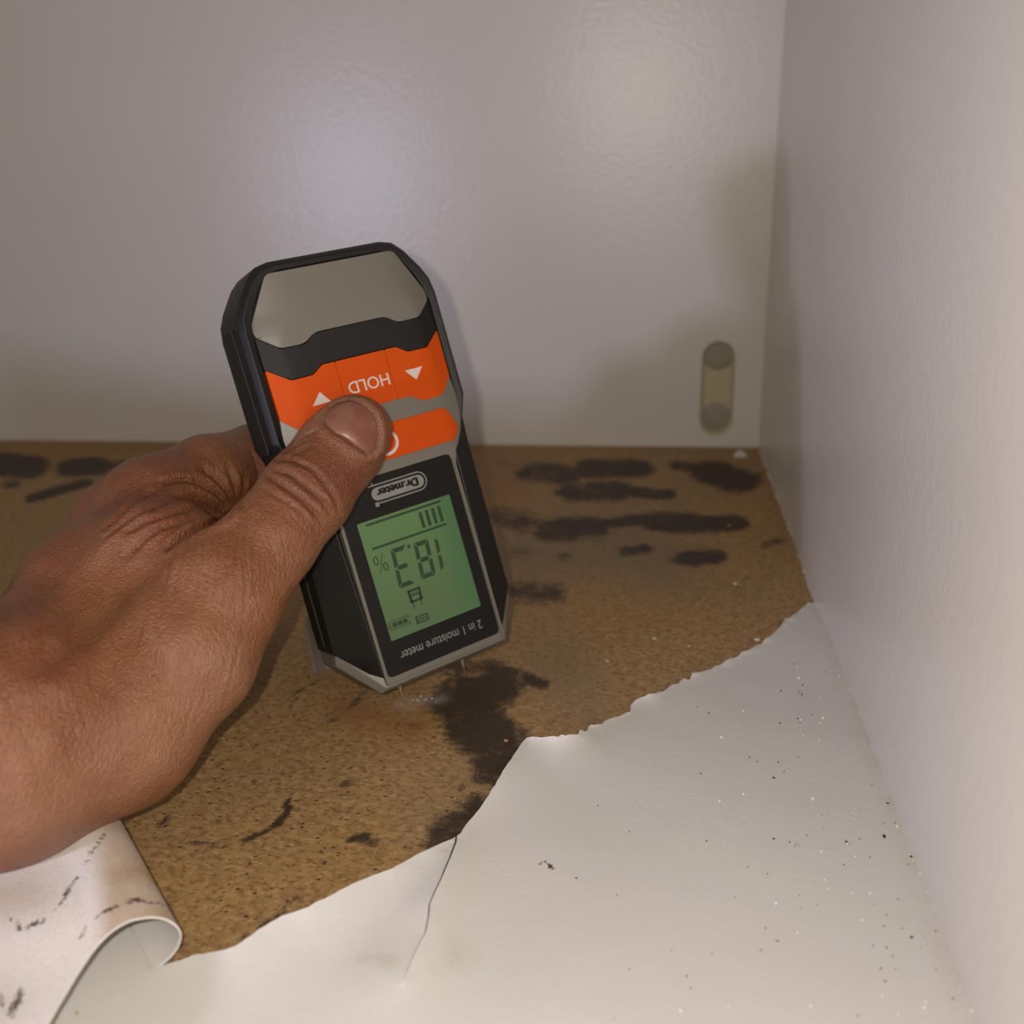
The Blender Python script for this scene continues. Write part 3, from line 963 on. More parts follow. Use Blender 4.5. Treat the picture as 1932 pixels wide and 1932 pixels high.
bP = plate('power_button', round_poly([(22.6, 14.9), (26.1, 8.2), (23.3, 4.5), (-23.3, 4.5), (-26.1, 8.2), (-22.6, 14.9)], 1.2, 3), zf, 1.8, M_ORANGE, meter, 0.35, SPL, 1.5, 0.25)
bR['label'] = 'orange button with a white triangle'; bL['label'] = 'orange button with a white triangle'
bH['label'] = 'orange HOLD button'; bP['label'] = 'orange power button'
plate('white_triangle', [(12.7, 28.5), (18.6, 28.6), (15.6, 25.1)], zf, 0.1, M_WHITEINK, bR, 0.42, (), 3, 0)
plate('white_triangle', [(-12.5, 25.3), (-18.3, 25.2), (-15.1, 28.7)], zf, 0.1, M_WHITEINK, bL, 0.42, (), 3, 0)
ro = [(0.1+4.3*math.cos(t), 9.5+3.9*math.sin(t)) for t in np.linspace(0, 2*math.pi, 40, endpoint=False)]
ri = [(0.1+3.35*math.cos(t), 9.5+2.95*math.sin(t)) for t in np.linspace(0, 2*math.pi, 40, endpoint=False)]
V = [(x*.001, y*.001, 0.43*.001) for x, y in ro+ri]
F = [(i, (i+1) % 40, 40+(i+1) % 40, 40+i) for i in range(40)]
nb = len(V)
V += [(x*.001, y*.001, 0.43*.001) for x, y in [(-.45, 7.2), (.55, 7.2), (.55, 9.6), (-.45, 9.6)]]
F.append((nb, nb+1, nb+2, nb+3))
fix_normals(mesh_obj('power_symbol', V, F, M_WHITEINK, bP))

# window panel with screen
win = plate('window_panel', round_poly([(19.7, 1.0), (19.7, -57.5), (-19.7, -57.5), (-19.7, 1.0)], 1.8), lambda x, y: 0.0, 1.4, M_GLOSS, meter, 0.22, (), 4, 0.15)
win['label'] = 'glossy black window around the screen'
scr = plate('lcd_screen', round_poly([(15.7, -11.0), (15.7, -47.2), (-15.7, -47.2), (-15.7, -11.0)], 0.4, 2), lambda x, y: 0.0, 0.15, M_LCD, meter, 0.27, (), 4, 0)
scr['label'] = 'backlit green screen reading 18.3 percent'


def text_mesh(name, s, h, x, y, z_, mat, parent, spread=0.0, offset=0.0, sx=1.0, width=None, shear=0, fat=0.0):
    """upside-down lettering (read from the pin end); x,y = left end of the baseline in reading direction, mm"""
    cu = bpy.data.curves.new(name, 'FONT')
    cu.body = s
    cu.size = 1.0
    cu.space_character = 1+spread
    cu.offset = offset
    cu.shear = shear
    cu.resolution_u = 4
    ob = bpy.data.objects.new(name, cu)
    COL.objects.link(ob)
    dg = bpy.context.evaluated_depsgraph_get()
    me = bpy.data.meshes.new_from_object(ob.evaluated_get(dg))
    bpy.data.objects.remove(ob)
    co = np.array([v_.co[:] for v_ in me.vertices])
    caps = 0.70
    sc = h/caps
    co[:, 0] -= co[:, 0].min()
    if width: sxx = width/(co[:, 0].max())
    else: sxx = sc*sx
    X = x-co[:, 0]*sxx
    Y = y-co[:, 1]*sc
    pol = [tuple(p.vertices) for p in me.polygons]
    bpy.data.meshes.remove(me)
    VV = []; FF = []
    for q_, (dx_, dy_) in enumerate([(0, 0), (-fat, 0), (fat, 0), (0, fat*0.6), (0, -fat*0.6)] if fat else [(0, 0)]):
        b0 = len(VV)
        VV += [((a+dx_)*.001, (b+dy_)*.001, z_*.001+q_*2e-6) for a, b in zip(X, Y)]
        FF += [tuple(i+b0 for i in f_) for f_ in pol]
    me = bpy.data.meshes.new(name)
    me.from_pydata(VV, [], FF)
    me.materials.clear()
    me.materials.append(mat)
    o = bpy.data.objects.new(name, me)
    COL.objects.link(o)
    o.parent = parent
    return o


text_mesh('hold_lettering', 'HOLD', 3.5, 6.9, 29.2, 0.58, M_WHITEINK, bH, width=13.2, fat=0.05)
text_mesh('lettering', '2 in 1 moisture meter', 2.75, 14.3, -51.2, 0.27, M_GREYINK, win, width=28.6, offset=0.004)


def shape_set(name, polys, z_, mat, parent):
    """several flat polygons as one printed mark; optional holes via thin strips are built by the caller"""
    V = []; F = []
    for p in polys:
        vs_, fs_ = cdt_fill(p)
        b = len(V)
        V += [(x*.001, y*.001, z_*.001) for x, y in vs_]
        F += [tuple(i+b for i in f) for f in fs_]
    o = mesh_obj(name, V, F, mat, parent)
    return o


def rct(x0, y0, x1, y1): return [(x0, y0), (x1, y0), (x1, y1), (x0, y1)]


def stad(xa, xb, y, r, n=8):
    return [(xb+r*math.cos(t), y+r*math.sin(t)) for t in np.linspace(-math.pi/2, math.pi/2, n)]+[(xa+r*math.cos(t), y+r*math.sin(t)) for t in np.linspace(math.pi/2, 3*math.pi/2, n)]


# badge (pill with double outline)
shape_set('badge', [stad(-6.8, 6.9, -4.3, 1.95)], 0.28, M_GREYINK, win)


def arc_band(xc, yc, r0, r1, a0, a1, n=12):
    A = np.linspace(a0, a1, n)
    return [(xc+r1*math.cos(t), yc+r1*math.sin(t)) for t in A]+[(xc+r0*math.cos(t), yc+r0*math.sin(t)) for t in A[::-1]]


shape_set('badge_outline', [rct(-9.2, -1.75, 6.9, -1.35), rct(-7.4, -7.25, 6.9, -6.85), arc_band(6.9, -4.3, 2.55, 2.95, -math.pi/2, math.pi/2, 16),
                            rct(-7.9, -1.9, -7.5, -0.6), rct(-8.4, -7.9, -7.2, -6.6)], 0.28, M_GREYINK, win)
text_mesh('badge_lettering', 'Dr.meter', 2.35, 6.7, -3.05, 0.31, M_GLOSS, win, width=13.6, fat=0.24)

# screen marks, written in reading direction then turned upside down
Z = 0.30


def up(p): return [(-x, -y) for x, y in p]


def seven(x, y, w, h, t, on, sh=0.06):
    g = 0.22
    def sk(p): return [(a+(b-y)*sh, b) for a, b in p]
    segs = {
        'a': [(x+g, y+h), (x+w-g, y+h), (x+w-t, y+h-t), (x+t, y+h-t)],
        'd': [(x+g, y), (x+t, y+t), (x+w-t, y+t), (x+w-g, y)],
        'g': [(x+t*0.6, y+h/2), (x+t, y+h/2+t/2), (x+w-t, y+h/2+t/2), (x+w-t*0.6, y+h/2), (x+w-t, y+h/2-t/2), (x+t, y+h/2-t/2)],
        'f': [(x, y+h/2+g), (x, y+h-g), (x+t*.9, y+h-t*.9-g), (x+t*.9, y+h/2+t/2+g*.4)],
        'e': [(x, y+g), (x, y+h/2-g), (x+t*.9, y+h/2-t/2-g*.4), (x+t*.9, y+t*.9+g)],
        'b': [(x+w, y+h/2+g), (x+w-t*.9, y+h/2+t/2+g*.4), (x+w-t*.9, y+h-t*.9-g), (x+w, y+h-g)],
        'c': [(x+w, y+g), (x+w-t*.9, y+t*.9+g), (x+w-t*.9, y+h/2-t/2-g*.4), (x+w, y+h/2-g)],
    }
    return [up(sk(segs[c_])) for c_ in on]


dg_ = seven(-9.3, 22.0, 2.6, 10.8, 1.3, 'bc')
dg_ += seven(-4.7, 21.7, 5.0, 11.3, 1.4, 'abcdefg')
dg_ += seven(2.6, 21.2, 5.3, 12.0, 1.4, 'abcdg')
dg_ += [up(rct(1.45, 21.6, 2.35, 22.7))]
shape_set('screen_digits', dg_, Z, M_INK, scr)
bars = [up(rct(-12.2, 11.8, 13.1, 12.5)), up(rct(-12.1, 19.0, 13.3, 19.7))]
for i in range(4):
    x0 = -11.6+i*2.15
    bars.append(up(rct(x0, 13.4, x0+1.1, 18.3)))
shape_set('bar_graph', bars, Z, M_INK, scr)


def ringp(xc, yc, rx, ry, t, n=20):
    out = []
    for i in range(n):
        a, b = 2*math.pi*i/n, 2*math.pi*(i+1)/n
        out.append([(xc+rx*math.cos(a), yc+ry*math.sin(a)), (xc+rx*math.cos(b), yc+ry*math.sin(b)), (xc+(rx-t)*math.cos(b), yc+(ry-t)*math.sin(b)), (xc+(rx-t)*math.cos(a), yc+(ry-t)*math.sin(a))])
    return out


pc = [up(p) for p in ringp(10.75, 25.5, 0.85, 1.35, 0.38)+ringp(13.2, 23.0, 0.85, 1.35, 0.38)]
pc.append(up([(10.6, 21.3), (10.85, 21.3), (13.1, 27.0), (12.85, 27.0)]))
shape_set('percent_sign', pc, Z, M_INK, scr)
ic = []
x0, x1, y0, y1 = 2.2, 6.5, 34.6, 38.6
ic += [up(rct(x0, y0, x0+0.8, y1)), up(rct(x1-0.8, y0, x1, y1)), up(rct(x0, y1-0.7, x1, y1)), up(rct(x0, y0, x1, y0+0.7)), up(rct(x0, y0+1.65, x1, y0+2.1))]
for xx in (3.3, 4.35, 5.4):
    ic.append(up(rct(xx+0.3, y0+0.6, xx+0.62, y0+1.8)))
ic += [up(rct(2.9, y1, 3.25, 40.3)), up(rct(5.5, y1, 5.85, 40.3)), up(rct(2.7, y0+2.0, 3.1, y1)), up(rct(5.6, y0+2.0, 6.0, y1))]
shape_set('probe_icon', ic, Z, M_INK, scr)
b0, b1, c0_, c1_ = 8.2, 14.8, 41.6, 44.2
bt = [up(rct(b0, c0_, b1, c0_+0.22)), up(rct(b0, c1_-0.22, b1, c1_)), up(rct(b1-0.22, c0_, b1, c1_)), up(rct(b0, c0_, b0+0.22, c0_+0.8)), up(rct(b0, c1_-0.8, b0+0.22, c1_)),
      up(rct(b1, c0_+0.7, b1+0.6, c0_+0.9)), up(rct(b1, c1_-0.9, b1+0.6, c1_-0.7)), up(rct(b1+0.45, c0_+0.7, b1+0.62, c1_-0.7))]
for i in range(3): bt.append(up(rct(9.0+i*1.75, c0_+0.65, 10.45+i*1.75, c1_-0.65)))
shape_set('battery_icon', bt, Z, M_INK, scr)
mt = [up(rct(2.1, 43.0, 6.4, 43.35)), up(rct(2.1, 44.9, 6.4, 45.25)), up(rct(2.1, 43.0, 2.6, 45.25)), up(rct(5.9, 43.0, 6.4, 45.25))]
for i in range(4): mt.append(up([(2.9+i*.8, 43.6), (3.3+i*.8, 43.6), (3.6+i*.8, 44.7), (3.2+i*.8, 44.7)]))
shape_set('material_icon', mt, Z, M_INK, scr)

# pins
for sgn in (-1, 1):
    V = []; F = []
    rings = [(-60.0, 0.85), (-63.0, 0.80), (-66.0, 0.62), (-70.0, 0.14), (-70.6, 0.02)]
    m = 14
    for y_, r_ in rings:
        for i in range(m):
            V.append(((sgn*11.4+r_*math.cos(2*math.pi*i/m))*.001, y_*.001, (-15.9+r_*math.sin(2*math.pi*i/m))*.001))
    for l in range(len(rings)-1):
        for i in range(m): F.append((l*m+i, l*m+(i+1) % m, (l+1)*m+(i+1) % m, (l+1)*m+i))
    F.append(tuple(range(m-1, -1, -1))); F.append(tuple(range((len(rings)-1)*m, len(rings)*m)))
    o = mesh_obj('pin', V, F, M_METAL, meter, True)
    fix_normals(o)
    o['label'] = 'steel measuring pin'

# ------------------------------------------------------------------ hand
MI = np.array(MW.inverted())


def J(px, py, d, r): return (at(px, py, d), r)


# segments: (A, B, blend radius)
T0 = J(668, 816, .2855, .0108); T0b = J(640, 850, .2835, .0117); T1 = J(577, 933, .2735, .0122); T2 = J(508, 1022, .2655, .0122)
T3 = J(418, 1120, .258, .0158); T4 = J(346, 1236, .251, .0180); T5 = J(212, 1368, .243, .0190)
Wr = J(0, 1395, .232, .0262); Wr2 = J(-60, 1360, .262, .023); A1 = J(-420, 1450, .222, .027); A2 = J(-420, 1370, .252, .026)
K1 = J(290, 962, .2875, .0140); IM = J(168, 1130, .268, .0150); F1 = J(300, 1075, .2700, .0165)
P1 = J(392, 903, .3030, .0127); P2 = J(488, 874, .3215, .0122); P3 = J(620, 868, .3375, .0100); P4 = J(695, 858, .3430, .0082)
K2 = J(232, 985, .3060, .0130); Q1 = J(380, 985, .3230, .0115); Q2 = J(500, 965, .3395, .0102); Q3 = J(640, 955, .3480, .0088)
K3 = J(225, 1045, .3200, .0125); R1 = J(370, 1060, .3330, .0105); R2 = J(500, 1040, .3460, .0095); R3 = J(630, 1030, .3525, .0082)
K4 = J(230, 1095, .3290, .0105); Z1 = J(360, 1085, .3370, .0085); Z2 = J(480, 1062, .3465, .0070); Z3 = J(600, 1058, .3535, .0066)
B1 = (np.array([-0.40, 0.096, 0.050]), .031); B2 = (np.array([-0.40, 0.130, 0.054]), .030)
PM = J(108, 1250, .288, .018)
PC = J(235, 1125, .295, .0165)
GROUPS = [
    ([(T0, T0b), (T0b, T1), (T1, T2), (T2, T3), (T3, T4), (T4, T5), (T5, Wr)], 0.0025),
    ([(K1, IM), (IM, Wr), (F1, IM), (F1, T5), (PC, PM), (K2, PM), (K3, PM), (K4, PM), (PM, Wr2), (Wr, Wr2), (Wr, A1), (Wr2, A2), (PM, T5), (PC, F1), (PM, IM)], 0.008),
    ([(K1, P1), (P1, P2), (P2, P3), (P3, P4)], 0.003),
    ([(K2, Q1), (Q1, Q2), (Q2, Q3)], 0.003),
    ([(K3, R1), (R1, R2), (R2, R3)], 0.003),
    ([(K4, Z1), (Z1, Z2), (Z2, Z3)], 0.003),
]


def smin(a, b, k_):
    h = np.clip(0.5+0.5*(b-a)/k_, 0, 1)
    return b*(1-h)+a*h-k_*h*(1-h)


def cone(P, A, B):
    (a, ra), (b, rb) = A, B
    ab = b-a
    t = np.clip(((P-a)@ab)/(ab@ab), 0, 1)
    return np.linalg.norm(P-a-t[..., None]*ab, axis=-1)-(ra+(rb-ra)*t)


def hand_sdf(P):
    ds = []
    for segs, kb in GROUPS:
        d_ = None
        for A, B in segs:
            e = cone(P, A, B)
            d_ = e if d_ is None else smin(d_, e, kb)
        ds.append(d_)
    dt, db = ds[0], ds[1]
    d_ = smin(ds[2], db, 0.007)
    for x in ds[3:]: d_ = smin(d_, x, 0.005)
    arm = None
    for A, B in ((A1, A2), (A1, B1), (A2, B2), (B1, B2)):
        e = cone(P, A, B)
        arm = e if arm is None else smin(arm, e, 0.016)
    d_ = smin(d_, arm, 0.006)
    d_ = smin(dt, d_, 0.0045)
    # the meter presses into the skin
    q_ = P @ MI[:3, :3].T+MI[:3, 3]
    hx, hy, hz = 0.0322, 0.0680, 0.0130
    bx = np.abs(q_[..., 0])-hx; by = np.abs(q_[..., 1]-0.0038)-hy; bz = np.abs(q_[..., 2]+0.0120)-hz
    box = np.minimum(np.maximum(np.maximum(bx, by), bz), 0)+np.sqrt(np.maximum(bx, 0)**2+np.maximum(by, 0)**2+np.maximum(bz, 0)**2)-0.0001
    ca = np.abs(q_[..., 0])
    # chamfered front edges of the meter
    cham = ((ca-0.0215)*0.55+(q_[..., 2])*0.835)-0.0
    box = np.maximum(box, np.where(q_[..., 1] < 0.010, cham, -1))
    d_ = np.maximum(d_, -(box-0.0002))
    # floor below
    d_ = np.maximum(d_, 0.0012-P[..., 2])
    return d_


H = 0.00065
lo = np.array([-0.365, 0.056, 0.0]); hi = np.array([-0.050, 0.372, 0.138])
BS = 16
nb_ = np.ceil((hi-lo)/(H*BS)).astype(int)
dims = nb_*BS+1
field = np.empty(tuple(dims), np.float32)
# coarse pass
cc = np.stack(np.meshgrid(*[lo[i]+(np.arange(nb_[i])+0.5)*H*BS for i in range(3)], indexing='ij'), -1)
cd = hand_sdf(cc.reshape(-1, 3)).reshape(nb_)
up_ = np.repeat(np.repeat(np.repeat(cd, BS, 0), BS, 1), BS, 2)
field[:-1, :-1, :-1] = up_
field[-1] = 1; field[:, -1] = 1; field[:, :, -1] = 1
del up_
rad = H*BS*0.9+0.003
off = np.arange(BS+1)*H
og = np.stack(np.meshgrid(off, off, off, indexing='ij'), -1)
act = np.argwhere(np.abs(cd) < rad)
for c0i in range(0, len(act), 64):
    ch_ = act[c0i:c0i+64]
    base = lo+ch_*H*BS
    PP = base[:, None, None, None, :]+og[None]
    dv = hand_sdf(PP.reshape(-1, 3)).reshape(len(ch_), BS+1, BS+1, BS+1)
    for (i, j, k_), dd in zip(ch_, dv):
        field[i*BS:i*BS+BS+1, j*BS:j*BS+BS+1, k_*BS:k_*BS+BS+1] = dd
# keep the box border empty so the wrist is closed outside the frame
field[0] = np.maximum(field[0], 1e-4); field[:, 0] = np.maximum(field[:, 0], 1e-4); field[:, :, 0] = np.maximum(field[:, :, 0], 1e-4)


def surface_nets(f, lo, h):
    s = f < 0
    c = s[:-1, :-1, :-1]
    tot = np.zeros(c.shape, np.int8)
    for dx in (0, 1):
        for dy in (0, 1):
            for dz in (0, 1):
                tot += s[dx:s.shape[0]-1+dx, dy:s.shape[1]-1+dy, dz:s.shape[2]-1+dz]
    cells = np.argwhere((tot > 0) & (tot < 8))
    idx = -np.ones(c.shape, np.int32)
    idx[tuple(cells.T)] = np.arange(len(cells))
    acc = np.zeros((len(cells), 3)); cnt = np.zeros(len(cells))
    cs = [(a, b, d_) for a in (0, 1) for b in (0, 1) for d_ in (0, 1)]
    val = {k_: f[cells[:, 0]+k_[0], cells[:, 1]+k_[1], cells[:, 2]+k_[2]] for k_ in cs}
    for p in cs:
        for ax_ in range(3):
            if p[ax_] == 1: continue
            q = list(p); q[ax_] = 1; q = tuple(q)
            a, b = val[p], val[q]
            m = (a < 0) != (b < 0)
            t = np.where(m, a/(a-b+1e-20), 0)
            pos = np.array(p, float)[None]+t[:, None]*np.eye(3)[ax_][None]
            acc += np.where(m[:, None], pos, 0); cnt += m
    V = lo+(cells+acc/cnt[:, None])*h
    F = []
    for ax_ in range(3):
        b, c_ = [(1, 2), (2, 0), (0, 1)][ax_]
        sl0 = [slice(None)]*3; sl1 = [slice(None)]*3
        sl0[ax_] = slice(0, -1); sl1[ax_] = slice(1, None)
        e = s[tuple(sl0)] != s[tuple(sl1)]
        w = np.argwhere(e)
        w = w[(w[:, b] > 0) & (w[:, c_] > 0) & (w[:, b] < f.shape[b]-1) & (w[:, c_] < f.shape[c_]-1)]
        inn = s[tuple(w.T)]
        def ix(db, dc):
            u = w.copy(); u[:, b] -= db; u[:, c_] -= dc
            return idx[tuple(u.T)]
        q = np.stack([ix(0, 0), ix(1, 0), ix(1, 1), ix(0, 1)], 1)
        q[~inn] = q[~inn][:, ::-1]
        F.append(q)
    return V, np.concatenate(F)


HV, HF = surface_nets(field, lo, H)
del field
eps = 0.0004
G = np.stack([hand_sdf(HV+np.eye(3)[i]*eps)-hand_sdf(HV-np.eye(3)[i]*eps) for i in range(3)], -1)
HN = G/np.maximum(np.linalg.norm(G, axis=1, keepdims=True), 1e-9)
hx_, hy_ = to_px(HV)
vd = CPOS-HV
vd /= np.linalg.norm(vd, axis=1, keepdims=True)
vis = np.clip(((HN*vd).sum(1)-0.05)/0.25, 0, 1)
disp = np.zeros(len(HV)); crease = np.zeros(len(HV))


def bez(pts, n=14):
    """Catmull-Rom through pts"""
    P_ = [np.array(p, float) for p in pts]
    P_ = [2*P_[0]-P_[1]]+P_+[2*P_[-1]-P_[-2]]
    out = []
    for i in range(1, len(P_)-2):
        for t in np.linspace(0, 1, n, endpoint=False):
            out.append(0.5*((2*P_[i])+(-P_[i-1]+P_[i+1])*t+(2*P_[i-1]-5*P_[i]+4*P_[i+1]-P_[i+2])*t*t+(-P_[i-1]+3*P_[i]-3*P_[i+1]+P_[i+2])*t**3))
    out.append(P_[-2])
    return [tuple(p) for p in out]


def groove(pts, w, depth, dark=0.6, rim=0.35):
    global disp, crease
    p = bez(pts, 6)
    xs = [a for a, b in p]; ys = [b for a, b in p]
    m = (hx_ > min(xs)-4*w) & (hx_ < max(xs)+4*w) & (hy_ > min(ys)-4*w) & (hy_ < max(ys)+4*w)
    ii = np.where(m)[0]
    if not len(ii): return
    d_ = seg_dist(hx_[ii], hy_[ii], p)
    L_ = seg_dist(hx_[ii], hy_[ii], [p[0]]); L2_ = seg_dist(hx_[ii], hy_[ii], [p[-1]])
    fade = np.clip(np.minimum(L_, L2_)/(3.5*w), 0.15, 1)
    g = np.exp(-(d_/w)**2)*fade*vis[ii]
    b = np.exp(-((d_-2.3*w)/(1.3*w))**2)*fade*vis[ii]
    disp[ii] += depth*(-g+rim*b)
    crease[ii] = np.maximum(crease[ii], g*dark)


# thumb joint folds
groove([(518, 868), (545, 866), (565, 874), (590, 886), (610, 908), (628, 936), (637, 962)], 4.5, .0007, .8)
groove([(520, 888), (545, 895), (570, 914), (595, 934), (612, 950), (620, 960)], 4.5, .00075, .85)
groove([(492, 893), (515, 906), (542, 924), (570, 945), (590, 965), (605, 982)], 4.5, .0007, .8)
groove([(500, 925), (525, 940), (550, 955), (575, 975)], 3.5, .00030, .4)
groove([(540, 868), (560, 852), (590, 840)], 3.0, .0003, .45)
groove([(556, 834), (575, 822), (600, 810)], 3.0, .00035, .5)
groove([(535, 858), (556, 840), (582, 828)], 3.0, .0003, .4)
# web of the thumb
groove([(438, 968), (420, 980), (395, 990), (365, 1003), (338, 1020), (318, 1036)], 5.0, .0022, 1.0, .45)
groove([(432, 975), (412, 956), (388, 944), (360, 938), (330, 940), (300, 948)], 5.0, .0013, .85)
groove([(436, 968), (424, 948), (400, 925), (372, 910), (340, 906), (300, 915)], 5.0, .0011, .8)
groove([(440, 965), (434, 940), (420, 918), (400, 896), (378, 882)], 4.5, .0009, .7)
groove([(444, 962), (444, 930), (436, 900), (428, 878)], 4.5, .0008, .65)
groove([(450, 955), (458, 925), (460, 895)], 4.5, .0006, .5)
groove([(415, 962), (385, 955), (350, 962), (310, 975), (270, 990), (235, 1010)], 4.0, .0007, .55)
groove([(300, 925), (260, 945), (225, 975), (200, 1000)], 4.0, .0006, .5)
groove([(310, 950), (265, 970), (225, 1000), (200, 1020)], 4.0, .0006, .5)
groove([(340, 985), (300, 1000), (270, 1020), (240, 1050)], 5.0, .0008, .55)
groove([(280, 930), (240, 960), (205, 1000)], 4.0, .0005, .4)
for i, xx in enumerate(range(352, 470, 13)):
    groove([(xx+(8 if xx > 420 else 0), 1000+(xx % 3)*5-(xx-352)*0.12), (xx-8+(i-4)*3, 1050), (xx-22+(i-4)*7, 1130+((i*37) % 30))], 3.4, .00016, .22, .3)
for i in range(16):
    xx = 60+i*27
    yy = 1180+((i*53) % 90)
    groove([(xx+26, yy-30), (xx+8, yy+30), (xx-6, yy+95)], 3.0, .00010, .12, .3)
for i in range(14):
    xx = 20+i*30
    yy = 1330+((i*41) % 80)-i*6
    groove([(xx+22, yy-20), (xx+6, yy+40), (xx-12, yy+100)], 3.0, .00010, .10, .3)
# extensor tendon and veins
def ridge(pts, w, h_):
    global disp
    p = bez(pts, 6)
    d_ = seg_dist(hx_, hy_, p)
    disp += h_*np.exp(-(d_/w)**2)*vis


ridge([(270, 975), (190, 1040), (110, 1120), (40, 1200)], 20, .0008)
ridge([(330, 1060), (270, 1130), (190, 1220), (100, 1290)], 24, .0010)
ridge([(470, 1060), (400, 1130), (320, 1230)], 26, .0007)
# nail bed
NAIL = [(612, 799), (613, 784), (622, 771), (640, 760), (658, 756), (674, 759), (690, 769), (704, 783), (711, 800), (713, 821), (709, 841), (701, 851), (690, 855), (674, 844), (652, 827), (631, 816)]
nd = seg_dist(hx_, hy_, NAIL+[NAIL[0]])
ni = inside(hx_, hy_, NAIL)
disp += np.where(ni, -0.00045, 0)*vis
disp += -0.0005*np.exp(-(nd/5)**2)*vis+0.0006*np.exp(-((nd-12)/8)**2)*vis*(~ni)
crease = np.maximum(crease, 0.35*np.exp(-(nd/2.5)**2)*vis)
lowf = vnoise(np.c_[hx_, hy_], 0.02, 21)*0.0010*vis
disp += lowf
HV = HV+HN*disp[:, None]
hand = mesh_obj('person', HV, HF, M_SKIN, smooth=True)
tag(hand, 'bare left hand of a person, thumb pressed on the orange buttons of the meter', 'person')
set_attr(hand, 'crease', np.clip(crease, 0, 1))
tone = 0.8*np.exp(-(seg_dist(hx_, hy_, [(560, 900), (600, 880), (640, 900)])/45)**2)+0.7*np.exp(-(seg_dist(hx_, hy_, [(120, 1040), (240, 930), (300, 900)])/60)**2) \
    + 0.5*np.exp(-(seg_dist(hx_, hy_, [(60, 1280), (0, 1200)])/90)**2)+0.5*np.exp(-(seg_dist(hx_, hy_, [(680, 900), (725, 850), (725, 800), (680, 750), (620, 755)])/20)**2)
pale = 0.9*np.exp(-(seg_dist(hx_, hy_, [(560, 830), (600, 790)])/14)**2)+0.8*np.exp(-(seg_dist(hx_, hy_, [(60, 1560), (300, 1430), (440, 1280)])/80)**2)+0.4*np.exp(-(seg_dist(hx_, hy_, [(640, 1000), (560, 1080)])/30)**2)
set_attr(hand, 'tone', np.clip(tone, 0, 1))
pale = np.maximum(pale, np.exp(-((nd-7)/4)**2)*(~ni)*np.clip(vnoise(np.c_[hx_, hy_], 0.08, 41)+0.75, 0, 1))
set_attr(hand, 'pale', np.clip(pale, 0, 1))

# thumb nail laid on the nail bed
bvh = BVHTree.FromPolygons([tuple(p) for p in HV], [tuple(map(int, f)) for f in HF])


def hit(px, py, off_=0.0):
    r_ = ray(px, py)
    r_ = Vector(r_/np.linalg.norm(r_))
    h_ = bvh.ray_cast(Vector(CPOS), r_)
    if h_[0] is None: return None
    return h_[0]+h_[1]*off_


def nail_surf():
    poly = round_poly(NAIL, 6, 2)
    cxn = sum(p[0] for p in poly)/len(poly); cyn = sum(p[1] for p in poly)/len(poly)
    V = []; F = []
    rings = [(1.0, 0.0000), (0.985, 0.00035), (0.93, 0.00060), (0.8, 0.00072), (0.6, 0.00078), (0.4, 0.0008), (0.2, 0.0008)]
    n_ = len(poly)
    for s_, of in rings:
        for x, y in poly:
            p = hit(cxn+(x-cxn)*s_, cyn+(y-cyn)*s_, of)
            V.append(tuple(p))
    for l in range(len(rings)-1):
        for i in range(n_):
            F.append((l*n_+i, l*n_+(i+1) % n_, (l+1)*n_+(i+1) % n_, (l+1)*n_+i))
    V.append(tuple(hit(cxn, cyn, 0.0008)))
    F += [((len(rings)-1)*n_+i, (len(rings)-1)*n_+(i+1) % n_, len(V)-1) for i in range(n_)]
    # light smoothing of the plate
    A = np.array(V)
    nb2 = [set() for _ in V]
    for f in F:
        for a, b in zip(f, f[1:]+(f[0],)): nb2[a].add(b); nb2[b].add(a)
    for _ in range(8):
        B_ = A.copy()
        for i in range(n_*2, len(V)): B_[i] = 0.5*A[i]+0.5*np.mean(A[list(nb2[i])], 0)
        A = B_
    o = mesh_obj('thumb_nail', A, F, M_NAIL, hand, True)
    return o


nl = nail_surf()
nl['label'] = 'short pinkish thumb nail'

# a few dark hairs on the wrist
V = []; F = []
hairs = [[(46, 1200), (38, 1215), (37, 1232)], [(54, 1188), (70, 1192), (78, 1205), (80, 1218)], [(82, 1222), (68, 1230), (64, 1246)], [(118, 1208), (130, 1222), (138, 1238)],
         [(0, 1364), (20, 1367), (38, 1375)], [(0, 1318), (14, 1319), (21, 1310)], [(34, 1132), (50, 1152), (60, 1160)], [(66, 1160), (78, 1168), (85, 1178)],
         [(20, 1172), (28, 1182)], [(0, 1166), (12, 1178)], [(5, 1293), (12, 1304)], [(150, 1150), (160, 1165)]]
for hpts in hairs:
    p = [hit(x, y, 0.0003) for x, y in bez(hpts, 5)]
    p = [q_ for q_ in p if q_ is not None]
    b = len(V)
    for i, q_ in enumerate(p):
        tdir = (p[min(i+1, len(p)-1)]-p[max(i-1, 0)]).normalized()
        a_ = tdir.orthogonal().normalized(); b_ = tdir.cross(a_)
        r_ = 0.00007*(1-0.6*i/len(p))
        for t in range(3):
            V.append(tuple(q_+a_*r_*math.cos(t*2.094)+b_*r_*math.sin(t*2.094)))
    for i in range(len(p)-1):
        for t in range(3): F.append((b+i*3+t, b+i*3+(t+1) % 3, b+(i+1)*3+(t+1) % 3, b+(i+1)*3+t))
ho = mesh_obj('wrist_hair', V, F, M_HAIR, hand)
ho['kind'] = 'stuff'

